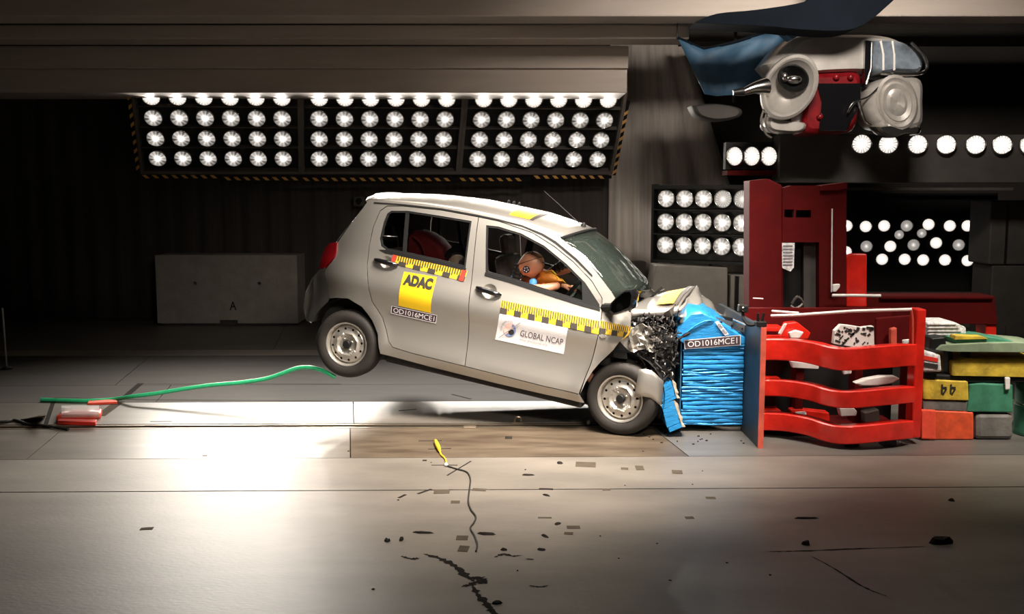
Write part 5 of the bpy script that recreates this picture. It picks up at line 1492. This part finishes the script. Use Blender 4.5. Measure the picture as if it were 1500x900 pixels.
q = P(1520, 640, -0.1); MB().lathe([(0.02, 0), (0.18, 0), (0.185, 0.02), (0.18, 0.04), (0.18, 0.22), (0.188, 0.235), (0.18, 0.25), (0.18, zof(560, -0.2) - 0.02), (0.16, zof(560, -0.2)), (0.02, zof(560, -0.2))], frame_from((q.x, -0.1, 0), (0, 0, 1)), 28).build('body', 'green_paint', t, smooth=True)
MB().lathe([(0.186, 0.20), (0.192, 0.205), (0.186, 0.21)], frame_from((q.x, -0.1, 0.05), (0, 0, 1)), 28, close=False).build('hoop', 'green_board', t)
t = crate('dark_shelf', [(1352, 557), (1352, 547), (1390, 549), (1530, 553), (1530, 561), (1420, 561)], YS + 0.02, 0.45, 'black_metal', 'black shelf board under the long yellow beam', 'shelf')
for x in (1389, 1415):
    blob('bracket', [(x, 549), (x, 512), (x + 7, 512), (x + 7, 549)], YS + 0.05, 0.1, 'black_metal', t)
t = crate('yellow_beam', [(1394, 551), (1394, 529), (1420, 526), (1535, 528), (1535, 554)], YS, 0.4, 'yellow_block', 'long yellow padded beam on the black shelf board', 'beam', bevel=0.03)
t = crate('green_boards', [(1372, 513), (1380, 506), (1440, 503), (1490, 502), (1535, 506), (1535, 517), (1400, 516)], YS - 0.05, 0.45, 'green_board', 'stack of grey-green boards above the yellow beam', 'boards', bevel=0.008)
blob('upper_board', [(1396, 496), (1420, 492), (1452, 494), (1488, 501), (1440, 504), (1400, 505)], YS, 0.3, 'green_paint', t, bevel=0.006)
blob('yellow_edge', [(1400, 492), (1440, 493), (1448, 497), (1398, 498)], YS - 0.02, 0.1, 'yellow_block', t, bevel=0.004)
blob('dark_end', [(1361, 513), (1364, 496), (1385, 494), (1388, 513)], YS - 0.02, 0.2, 'black_metal', t, bevel=0.01)
t = crate('paper_stack', [(1358, 496), (1358, 472), (1398, 472), (1416, 480), (1416, 494)], YS + 0.15, 0.3, 'white_print', 'off-white paper stack behind the grey-green boards', 'paper stack')
for k in range(4):
    blob('sheet', [(1358, 476 + 5 * k), (1400 + 4 * k, 476 + 5 * k), (1400 + 4 * k, 477 + 5 * k), (1358, 477 + 5 * k)], YS + 0.145, 0.01, 'grey_frame', t, bevel=0)
t = crate('printed_carton', [(1352, 545), (1352, 513), (1378, 520), (1380, 545)], YS - 0.04, 0.2, 'white_print', 'small white carton with red and black print beside the red corner post', 'carton')
blob('red_print', [(1353, 527), (1353, 521), (1374, 525), (1374, 531)], YS - 0.045, 0.004, 'tape_red', t, bevel=0)
blob('black_print', [(1353, 537), (1353, 531), (1374, 534), (1374, 541)], YS - 0.045, 0.004, 'ink', t, bevel=0)

# ================================================================== silver overhead unit, blue sheet and fin
YO = 3.0
def O(x, y, dy=0.0): return P(x, y, YO + dy)
t = thing('overhead_unit', 'silver rounded overhead unit with round nozzle, red tank and glass nose', 'machine', O(1235, 200) )
def slab_round(name, pts, dy0, dy1, m, par, round_=0.08):
    """rounded solid from a side outline: outline shrinks towards both flanks"""
    q = catmull([O(x, y) for x, y in pts] + [O(*pts[0])], 4)[:-1]; c = sum(q, Vector()) / len(q); rows = []
    for sc_, w in ((0.80, 0.0), (0.93, 0.06), (1.0, 0.2), (1.0, 0.8), (0.93, 0.94), (0.8, 1.0)):
        rows.append([c + (p - c) * sc_ + Vector((0, dy0 + (dy1 - dy0) * w, 0)) for p in q]); rows[-1].append(rows[-1][0])
    mb = MB(); mb.grid(rows); k = len(q); mb.add(rows[0][:-1], [tuple(range(k))]); mb.add(rows[-1][:-1], [tuple(range(k))])
    return mb.build(name, m, par, smooth=True)
slab_round('shell', [(1125, 92), (1150, 62), (1175, 49), (1240, 47), (1300, 49), (1335, 62), (1356, 88), (1356, 106), (1330, 110), (1272, 104), (1200, 106), (1150, 112)], 0.05, 0.75, 'satin_grey', t)
slab_round('glass_nose', [(1280, 58), (1310, 58), (1332, 66), (1351, 88), (1348, 105), (1312, 105), (1278, 105)], -0.04, 0.5, 'nose_glass', t)
for x0, x1 in ((1290, 1294), (1307, 1310)): MB().tube([O(x0, 60, -0.05), O(x1, 80, -0.06), O(x1, 103, -0.05)], 0.012, 8).build('nose_rib', 'white_paint', t, smooth=True)
MB().prism([O(1268, 58, -0.01), O(1279, 60, -0.01), O(1277, 106, -0.01), O(1270, 126, -0.01), O(1266, 126, -0.01)], (0, 0.1, 0)).build('dark_gap', 'gloss_black', t, bevel=0.01)
MB().tube([O(1277, 62, -0.02), O(1276, 100, -0.02), O(1269, 124, -0.02)], 0.014, 8).build('gap_trim', 'chrome', t, smooth=True)
MB().tube(catmull([O(1290, 107, 0), O(1325, 109, -0.02), O(1350, 107, -0.02), O(1358, 98, 0), O(1352, 80, 0.0), O(1335, 62, 0)], 5), 0.018, 8).build('nose_trim', 'chrome', t, smooth=True)
# red tank with dark middle
slab_round('tank', [(1188, 104), (1228, 103), (1266, 105), (1266, 150), (1256, 190), (1220, 194), (1180, 194), (1180, 150)], 0.08, 0.6, 'deep_red', t)
MB().prism([O(1197, 122, 0.05), O(1262, 122, 0.05), O(1262, 150, 0.05), O(1240, 192, 0.05), (O(1200, 192, 0.05)), O(1204, 150, 0.05)], (0, 0.05, 0)).build('tank_band', 'gloss_black', t, bevel=0.01)
for x, y in ((1246, 113), (1201, 171), (1225, 113)): MB().ball(O(x, y, 0.06), 0.035, 12, 8).build('tank_bolt', 'deep_red', t, smooth='all')
# round nozzle: bowl with a dark mouth and shiny burner
nf = frame_from(O(1157, 128, -0.12), (-0.15, -0.95, -0.1), (1, 0, 0)) @ Matrix.Rotation(R(-28), 4, 'Z') @ Matrix.Diagonal((0.82, 1.08, 1, 1))
MB().lathe([(0.10, -0.45), (0.24, -0.40), (0.315, -0.25), (0.335, -0.08), (0.325, 0.0), (0.295, 0.02), (0.27, 0.0)], nf, 40, close=False).build('nozzle', 'satin_grey', t, smooth=True)
MB().lathe([(0.272, 0.0), (0.24, -0.05), (0.12, -0.16), (0.002, -0.17)], nf, 40, close=False).build('nozzle_bowl', 'satin_grey', t, smooth=True)
nf2 = nf @ Matrix.Translation((-0.02, 0.09, -0.03)) @ Matrix.Diagonal((1, 0.62, 1, 1))
MB().lathe([(0.20, -0.04), (0.205, 0.01), (0.185, 0.02), (0.17, -0.02), (0.05, -0.10), (0.002, -0.10)], nf2, 32, close=False).build('burner_cup', 'black_metal', t, smooth=True)
MB().ball(nf2 @ Vector((0.03, 0.0, -0.02)), (0.09, 0.05, 0.05), 14, 8).build('burner', 'chrome', t, smooth='all')
MB().ball(nf2 @ Vector((-0.10, -0.04, -0.03)), (0.05, 0.05, 0.06), 12, 8).build('burner', 'chrome', t, smooth='all')
MB().tube([O(1088, 135, -0.1), O(1104, 129, -0.1), O(1122, 127, -0.05)], [0.04, 0.06, 0.10], 14).build('nozzle_tip', 'chrome', t, smooth=True)
MB().tube([O(1074, 136, -0.1), O(1090, 134, -0.1)], [0.03, 0.045], 12).build('tip_cap', 'black_metal', t, smooth=True)
slab_round('lower_pan', [(1128, 170), (1150, 176), (1182, 180), (1176, 193), (1136, 192), (1124, 184)], 0.0, 0.4, 'satin_grey', t)
MB().tube(catmull([O(1119, 160, -0.02), O(1115, 178, -0.02), O(1122, 196, -0.02), O(1130, 202, -0.02)], 5), 0.012, 8).build('pipe', 'grey_frame', t, smooth=True)
MB().tube(catmull([O(1124, 162, -0.02), O(1121, 178, -0.02), O(1128, 192, -0.02), O(1140, 196, -0.02)], 5), 0.012, 8).build('pipe', 'grey_frame', t, smooth=True)
# dented silver bucket on the right
bk = slab_round('bucket', [(1270, 132), (1290, 116), (1320, 112), (1350, 116), (1353, 150), (1350, 186), (1318, 188), (1284, 186), (1268, 160)], -0.05, 0.5, 'satin_grey', t)
nb = frame_from(O(1314, 150, -0.07), (-0.05, -1, -0.1), (1, 0, 0)) @ Matrix.Rotation(R(20), 4, 'Z') @ Matrix.Diagonal((0.75, 1.05, 1, 1))
MB().lathe([(0.27, -0.03), (0.28, 0.0), (0.25, 0.02), (0.21, -0.01), (0.19, 0.015), (0.14, 0.0), (0.10, 0.02), (0.002, 0.0)], nb, 32, close=False).build('bucket_rings', 'satin_grey', bk, smooth=True)
MB().tube(catmull([O(1242, 165, -0.02), O(1252, 150, -0.04), O(1272, 142, -0.05), O(1290, 126, -0.06), O(1306, 117, -0.06)], 5), 0.012, 8).build('bucket_bail', 'chrome', bk, smooth=True)
MB().tube(catmull([O(1258, 150, -0.03), O(1262, 162, -0.04), O(1268, 178, -0.04), O(1276, 184, -0.04)], 5), 0.014, 8).build('bucket_bail', 'chrome', bk, smooth=True)
slab_round('bucket_foot', [(1280, 186), (1300, 184), (1320, 190), (1347, 186), (1345, 197), (1325, 196), (1308, 202), (1290, 196)], -0.06, 0.2, 'chrome', bk)
MB().box(O(1215, 60).x, O(1245, 60).x, YO + 0.3, YO + 0.5, O(1230, 60).z, 5.6).build('hanger', 'beam_dark', t)

t = thing('blue_tarp', 'dark blue sheet hanging left of the silver overhead unit', 'sheet', O(1070, 142, 0.95))
rows = []
tl = [(992, 55), (1030, 72), (1075, 62), (1120, 48), (1155, 40)]; bl = [(1032, 138), (1050, 141), (1075, 139), (1100, 132), (1130, 110)]
for j in range(9):
    w = j / 8; rows.append([])
    for i in range(9):
        s_ = i / 8 * 4; k = min(3, int(s_)); u = s_ - k
        a = Vector(tl[k]).lerp(Vector(tl[k + 1]), u); b = Vector(bl[k]).lerp(Vector(bl[k + 1]), u); p = a.lerp(b, w)
        rows[-1].append(O(p.x, p.y, 0.95 + 0.06 * math.sin(i * 1.3 + j * 0.8)))
MB().grid(rows).build('sheet', 'blue_sheet', t, smooth='all', solid=0.01)
MB().tube([rows[0][i] for i in range(9)], 0.018, 8).build('hem', 'blue_fin', t)
MB().tube([rows[0][0], Vector((rows[0][0].x, rows[0][0].y, 5.6))], 0.008, 6).build('cord', 'cable_black', t); MB().tube([rows[0][8], Vector((rows[0][8].x, rows[0][8].y, 5.6))], 0.008, 6).build('cord', 'cable_black', t)
t = thing('roof_fin', 'dark blue-grey curved roof fin above the silver overhead unit', 'duct', O(1165, 50, -0.4))
q = catmull([O(x, y, -0.5) for x, y in ((1018, 33), (1050, 20), (1110, 14), (1180, 2), (1215, -18), (1315, -18), (1296, 12), (1252, 42), (1190, 44), (1120, 38), (1070, 36), (1018, 33))], 4)[:-1]
MB().prism(q, (0, 0.45, 0)).build('fin', 'blue_fin', t, bevel=0.02)
MB().prism([O(1140, 42, -0.1), O(1180, 24, -0.1), O(1182, 46, -0.1), O(1160, 58, -0.1)], (0, 0.2, 0)).build('fin_bracket', 'blue_sheet', t, bevel=0.01)
MB().box(O(1180, 20).x, O(1240, 20).x, YO - 0.4, YO - 0.2, O(1200, 10).z, 5.6).build('hanger', 'beam_dark', t)
q = O(1088, 160, 0.4)
t = thing('dark_duct', 'dark rounded duct below the blue sheet', 'duct', O(1080, 165, 1.3))
slab_round('body', [(1040, 142), (1080, 138), (1120, 146), (1118, 160), (1080, 166), (1050, 158)], 1.1, 1.5, 'dark_box', t)
MB().tube([O(1075, 150, 1.25), Vector((O(1075, 150, 1.25).x, O(1075, 150, 1.25).y, 5.6))], 0.02, 8).build('hanger', 'beam_dark', t)

# ================================================================== on the floor
# green hose flung from under the car
hp = [(491, 553, 0.62), (482, 548, 0.62), (468, 541.5, 0.66), (452, 538.5, 0.72), (434, 540, 0.78), (412, 548, 0.84), (388, 555.5, 0.90), (350, 561, 0.96), (310, 564.5, 1.00), (270, 570, 1.02), (230, 576.5, 1.03), (195, 581, 1.05)]
pts = [P(x, y, Yh) for x, y, Yh in hp]
for x, y in ((165, 585.5), (130, 587.5), (95, 587), (60, 586)): pts.append(G(x, y, 0.016))
tag(MB().tube(catmull(pts, 5), 0.0185, 10).build('garden_hose', 'green_hose', smooth=True, base=True), 'bright green hose trailing through the air from the rear wheel to the floor', 'hose')
# floor box outline and the red tow trolley in it
def floor_strip(pts, w, m, name, z=0.0015, par=floor):
    mb = MB()
    for a, b in zip(pts[:-1], pts[1:]):
        a, b = G(*a), G(*b); d = (b - a).normalized(); s = Vector((-d.y, d.x, 0)) * w / 2
        mb.prism([a - s + Vector((0, 0, z)), b - s + Vector((0, 0, z)), b + s + Vector((0, 0, z)), a + s + Vector((0, 0, z))], (0, 0, -z * 1.2))
    return mb.build(name, m, par)
floor_strip([(66, 625), (80, 583)], 0.035, 'debris_dark', 'hatch_edge')
floor_strip([(185, 580), (206, 562)], 0.06, 'debris_dark', 'hatch_edge')
floor_strip([(146, 610), (176, 588)], 0.09, 'tape_brown', 'hatch_edge')
floor_strip([(80, 583), (205, 586), (500, 588)], 0.012, 'debris_dark', 'joint_line')
floor_strip([(205, 563), (500, 563)], 0.010, 'debris_dark', 'joint_line')
t = thing('tow_trolley', 'low red tow trolley with clear cover on the rail at the far left', 'trolley', G(115, 617))
q = [G(82, 618), G(148, 614), G(150, 607), G(92, 609)]
MB().prism([Vector((p.x, p.y, 0.0)) for p in q], (0, 0, 0.05)).build('body', 'safety_red', t, bevel=0.015)
q = [G(128, 594), G(172, 592), G(170, 588), G(130, 590)]; MB().prism([Vector((p.x, p.y, 0.0)) for p in q], (0, 0, 0.02)).build('rear_bar', 'safety_red', t, bevel=0.004)
q = [G(84, 622), G(140, 624), G(142, 620), G(86, 619)]; MB().prism([Vector((p.x, p.y, 0.0)) for p in q], (0, 0, 0.03)).build('front_bar', 'tape_red', t, bevel=0.004)
rows = [[G(90 + 55 * u, 612 - 18 * v, 0.06 + 0.05 * math.sin(PI * v)) for u in (0, 0.33, 0.66, 1)] for v in [k / 5 for k in range(6)]]
MB().grid(rows).build('clear_cover', 'clear_film', t, smooth='all', solid=0.004)
rows = [[G(30 + 36 * u, 612 - 6 * v * u + 4 * (1 - u), 0.002 + 0.12 * u * math.sin(PI * v)) for u in (0, 0.5, 1)] for v in [k / 4 for k in range(5)]]
tag(MB().grid(rows).build('rubber_flap', 'tape_brown', smooth='all', solid=0.008, base=True), 'brown rubber flap lying left of the red tow trolley', 'flap')
tag(MB().tube(catmull([G(x, y, 0.012) for x, y in ((-30, 620), (8, 618), (22, 616), (40, 621), (66, 624), (100, 629))], 5), 0.012, 8).build('tow_cable', 'cable_black', smooth=True, base=True), 'black cable running to the tow trolley at the left edge', 'cable')
# rail fittings
q = G(757, 620)
t = thing('rail_hook', 'small steel hook standing on the tow rail under the car', 'hook', (q.x, q.y, 0))
MB().tube(catmull([q + Vector((-0.02, 0, 0)), q + Vector((-0.01, 0, 0.045)), q + Vector((0.02, 0, 0.05)), q + Vector((0.035, 0, 0.03)), q + Vector((0.03, 0, 0.015))], 4), 0.009, 8).build('hook', 'rail_steel', t, smooth=True)
MB().box(q.x - 0.04, q.x + 0.05, q.y - 0.025, q.y + 0.025, 0, 0.010).build('foot', 'rail_steel', t)
q = G(688, 627); tag(MB().box(q.x - 0.05, q.x + 0.05, q.y - 0.03, q.y + 0.03, 0, 0.014).build('rail_clamp', 'rail_steel', base=True, bevel=0.004), 'flat steel clamp on the tow rail below the front door', 'clamp')
# yellow marker and its lead
q0, q1 = G(638, 646, 0.018), G(644, 660, 0.018)
t = thing('yellow_probe', 'yellow-handled probe lying on the rusty plate', 'probe', (q0.x, q0.y, 0))
MB().tube([q0, q0.lerp(q1, 0.5), q1], [0.012, 0.018, 0.012], 8).build('handle', 'tape_yellow', t, smooth=True)
MB().tube(catmull([q1, G(646, 666, 0.01), G(652, 672, 0.008), G(654, 680, 0.008)], 4), 0.006, 6).build('lead', 'tape_yellow', t)
MB().ball(G(653.5, 681, 0.014), 0.014, 10, 6).build('plug', 'white_paint', t)
tag(MB().tube(catmull([G(x, y, 0.006) for x, y in ((655, 683), (668, 687), (684, 692), (689, 702), (688, 715), (686, 734), (690, 747), (697, 757), (694, 766), (689, 774), (695, 785), (699, 798), (697, 808))], 5), 0.0052, 6).build('black_lead', 'cable_black', smooth=True, base=True), 'thin black lead winding over the floor from the yellow probe', 'cable')
for a, b, w in (((613, 646.5), (647, 646), 0.018), ((627, 658.5), (661, 657.5), 0.014), ((632, 682), (670, 682), 0.016), ((655, 697), (690, 676), 0.012), ((612, 724), (632, 717), 0.02), ((584, 730), (594, 725), 0.02), ((584, 602), (610, 600), 0.02), ((662, 578), (690, 585), 0.02), ((212, 624), (245, 624), 0.015), ((220, 618), (252, 618), 0.015)):
    floor_strip([a, b], w, 'debris_dark', 'tape_line')
def patch(px, py, w, h, m='tape_brown', a=0.0):
    c = G(px, py); d = Vector((math.cos(a), math.sin(a), 0)) * w / 2; s = Vector((-math.sin(a) * 0.6, math.cos(a), 0)) * h / 2
    mb = MB(); mb.prism([c - d - s + Vector((0, 0, .002)), c + d - s + Vector((0, 0, .002)), c + d + s + Vector((0, 0, .002)), c - d + s + Vector((0, 0, .002))], (0, 0, -0.0025)); mb.build('tape_patch', m, floor)
for px, py, w, h, m in ((745, 641.5, 0.055, 0.08, 'debris_dark'), (858, 681, 0.14, 0.13, 'tape_brown'), (647, 721, 0.10, 0.08, 'tape_brown'), (702, 718, 0.09, 0.05, 'tape_brown'), (667, 736, 0.055, 0.05, 'tape_brown'),
                        (677, 788.5, 0.065, 0.07, 'tape_brown'), (679, 804.5, 0.055, 0.09, 'tape_brown'), (840, 773, 0.075, 0.05, 'tape_brown'), (833, 782, 0.05, 0.04, 'tape_brown'), (937, 686, 0.055, 0.11, 'tape_brown'), (992, 692, 0.07, 0.09, 'tape_brown'),
                        (915, 687, 0.05, 0.05, 'tape_brown'), (1041, 730, 0.06, 0.04, 'tape_brown'), (1010, 759, 0.05, 0.04, 'tape_brown'), (622, 675, 0.03, 0.03, 'debris_dark'), (800, 717, 0.09, 0.03, 'debris_dark'), (888, 718, 0.05, 0.03, 'tape_brown'), (215, 775, 0.07, 0.04, 'tape_brown'),
                        (300, 668, 0.035, 0.02, 'debris_dark'), (798, 759, 0.08, 0.02, 'tape_brown')):
    patch(px, py, w, h, m, random.uniform(-0.2, 0.2))
# cracks in the near concrete
def crack(pts, w, seed):
    r = random.Random(seed); P2 = catmull([G(x, y, 0.0012) for x, y in pts], 8); mb = MB(); L = []; Rr = []
    for i, p in enumerate(P2):
        e = min(i, len(P2) - 1 - i) / len(P2) * 4; ww = w * min(1, 0.25 + e) * r.uniform(0.35, 1.5)
        d = (P2[min(i + 1, len(P2) - 1)] - P2[max(0, i - 1)]).normalized(); s = Vector((-d.y, d.x, 0))
        L.append(p + s * ww * r.uniform(0.3, 0.7) ); Rr.append(p - s * ww * r.uniform(0.3, 0.7))
    mb.grid([L, Rr]); return mb.build('crack', 'debris_dark', floor)
crack([(621, 812), (640, 817), (656, 824), (668, 831), (682, 843), (694, 852)], 0.035, 1)
crack([(692, 858), (700, 872), (712, 884), (722, 897), (732, 908)], 0.030, 2)
crack([(676, 860), (688, 857), (700, 853), (714, 855)], 0.03, 3)
crack([(724, 817), (738, 812), (750, 815), (764, 814)], 0.02, 4)
crack([(588, 815), (602, 819), (615, 818)], 0.02, 5)
crack([(770, 819), (782, 820)], 0.012, 6)
crack([(1118, 808.5), (1150, 808), (1188, 807), (1260, 804), (1355, 801)], 0.012, 7)
crack([(1188, 815), (1220, 832), (1265, 860), (1300, 874)], 0.010, 8)
crack([(775, 858), (790, 860), (803, 858)], 0.012, 9)
crack([(690, 846), (704, 848), (712, 853)], 0.04, 10)
# loose black shards
def shard(px, py, l, w, h, a, seed):
    r = random.Random(seed); c = G(px, py); n = 7; top = []; bot = []
    for k in range(n):
        an = 2 * PI * k / n; rr = r.uniform(0.75, 1.1); p = Vector((math.cos(an) * l / 2 * rr, math.sin(an) * w / 2 * rr, 0)); p.rotate(Matrix.Rotation(a, 3, 'Z'))
        bot.append(c + p); top.append(c + p * 0.7 + Vector((0, 0, 0.7 * h * r.uniform(0.6, 1.1))))
    mb = MB(); mb.add(bot + top, [tuple(range(n - 1, -1, -1)), tuple(n + k for k in range(n))] + [(k, (k + 1) % n, n + (k + 1) % n, n + k) for k in range(n)])
    return mb.build('debris_shard', 'debris_dark', base=True)
big = [((619, 781), 0.13, 0.035, 0.012, -0.15, 'long black shard lying left of the two taped squares on the floor'), ((713, 783), 0.13, 0.04, 0.014, -0.1, 'black shard lying right of the winding black lead'),
       ((567, 793), 0.035, 0.055, 0.02, 0.2, 'left of two small upright black bits on the bright floor'), ((588, 791), 0.03, 0.06, 0.02, -0.1, 'right of two small upright black bits on the bright floor'),
       ((775, 696.5), 0.10, 0.04, 0.012, 0.0, 'flat black shard behind the long floor joint near the front wheel'), ((820, 679), 0.05, 0.06, 0.012, 0.5, 'small black shard left of the brown tape patch by the front wheel'),
       ((1180, 760), 0.16, 0.03, 0.012, 0.02, 'slim black shard alone on the grey floor in front of the red carriage'), ((1378, 795), 0.20, 0.09, 0.05, 0.35, 'largest black lump of debris at the lower right of the floor'),
       ((1181, 798), 0.05, 0.05, 0.03, 0.2, 'bent black clip above the floor crack at right'), ((1394, 734), 0.04, 0.05, 0.02, 0, 'lone dark crumb near the right edge of the floor'),
       ((738, 806), 0.04, 0.04, 0.012, 0.2, 'small dark crumb right of the end of the black lead'), ((728, 884), 0.06, 0.05, 0.012, 0.1, 'dark chip beside the lowest floor crack'),
       ((800, 726), 0.03, 0.08, 0.01, 0.8, 'narrow dark sliver just in front of the floor joint'), ((798, 786), 0.03, 0.08, 0.01, 0.6, 'dark sliver below the paired brown tape patches'), ((793, 806), 0.06, 0.04, 0.01, -0.6, 'dark sliver right of the wavy floor crack'), ((817, 768), 0.03, 0.06, 0.01, -0.6, 'dark sliver left of the paired brown tape patches')]
for k, (p, l, w, h, a, lab) in enumerate(big): tag(shard(*p, l, w, h, a, k), lab, 'debris', 'black debris on the floor')
r4 = random.Random(33)
for k in range(18):
    x, y = r4.uniform(920, 1110), r4.uniform(630, 652); tag(shard(x, y, r4.uniform(0.012, 0.03), r4.uniform(0.01, 0.03), 0.01, r4.uniform(0, 3), 50 + k), 'tiny dark crumb under the blue barrier and front wheel', 'debris', 'crumbs under the barrier')
for k in range(16):
    x, y = r4.uniform(500, 1150), r4.uniform(660, 880); tag(shard(x, y, r4.uniform(0.01, 0.022), r4.uniform(0.01, 0.02), 0.006, r4.uniform(0, 3), 80 + k), 'tiny dark crumb strewn over the open floor', 'debris', 'crumbs on the open floor')
tag(MB().ball(G(862, 619.5, 0.016), (0.016, 0.012, 0.022), 8, 6).build('white_chip', 'white_paint', base=True), 'white chip on the floor at the front wheel', 'debris')

for o in scene.objects:
    for k in ('_own_frame', '_base'):
        if k in o: del o[k]
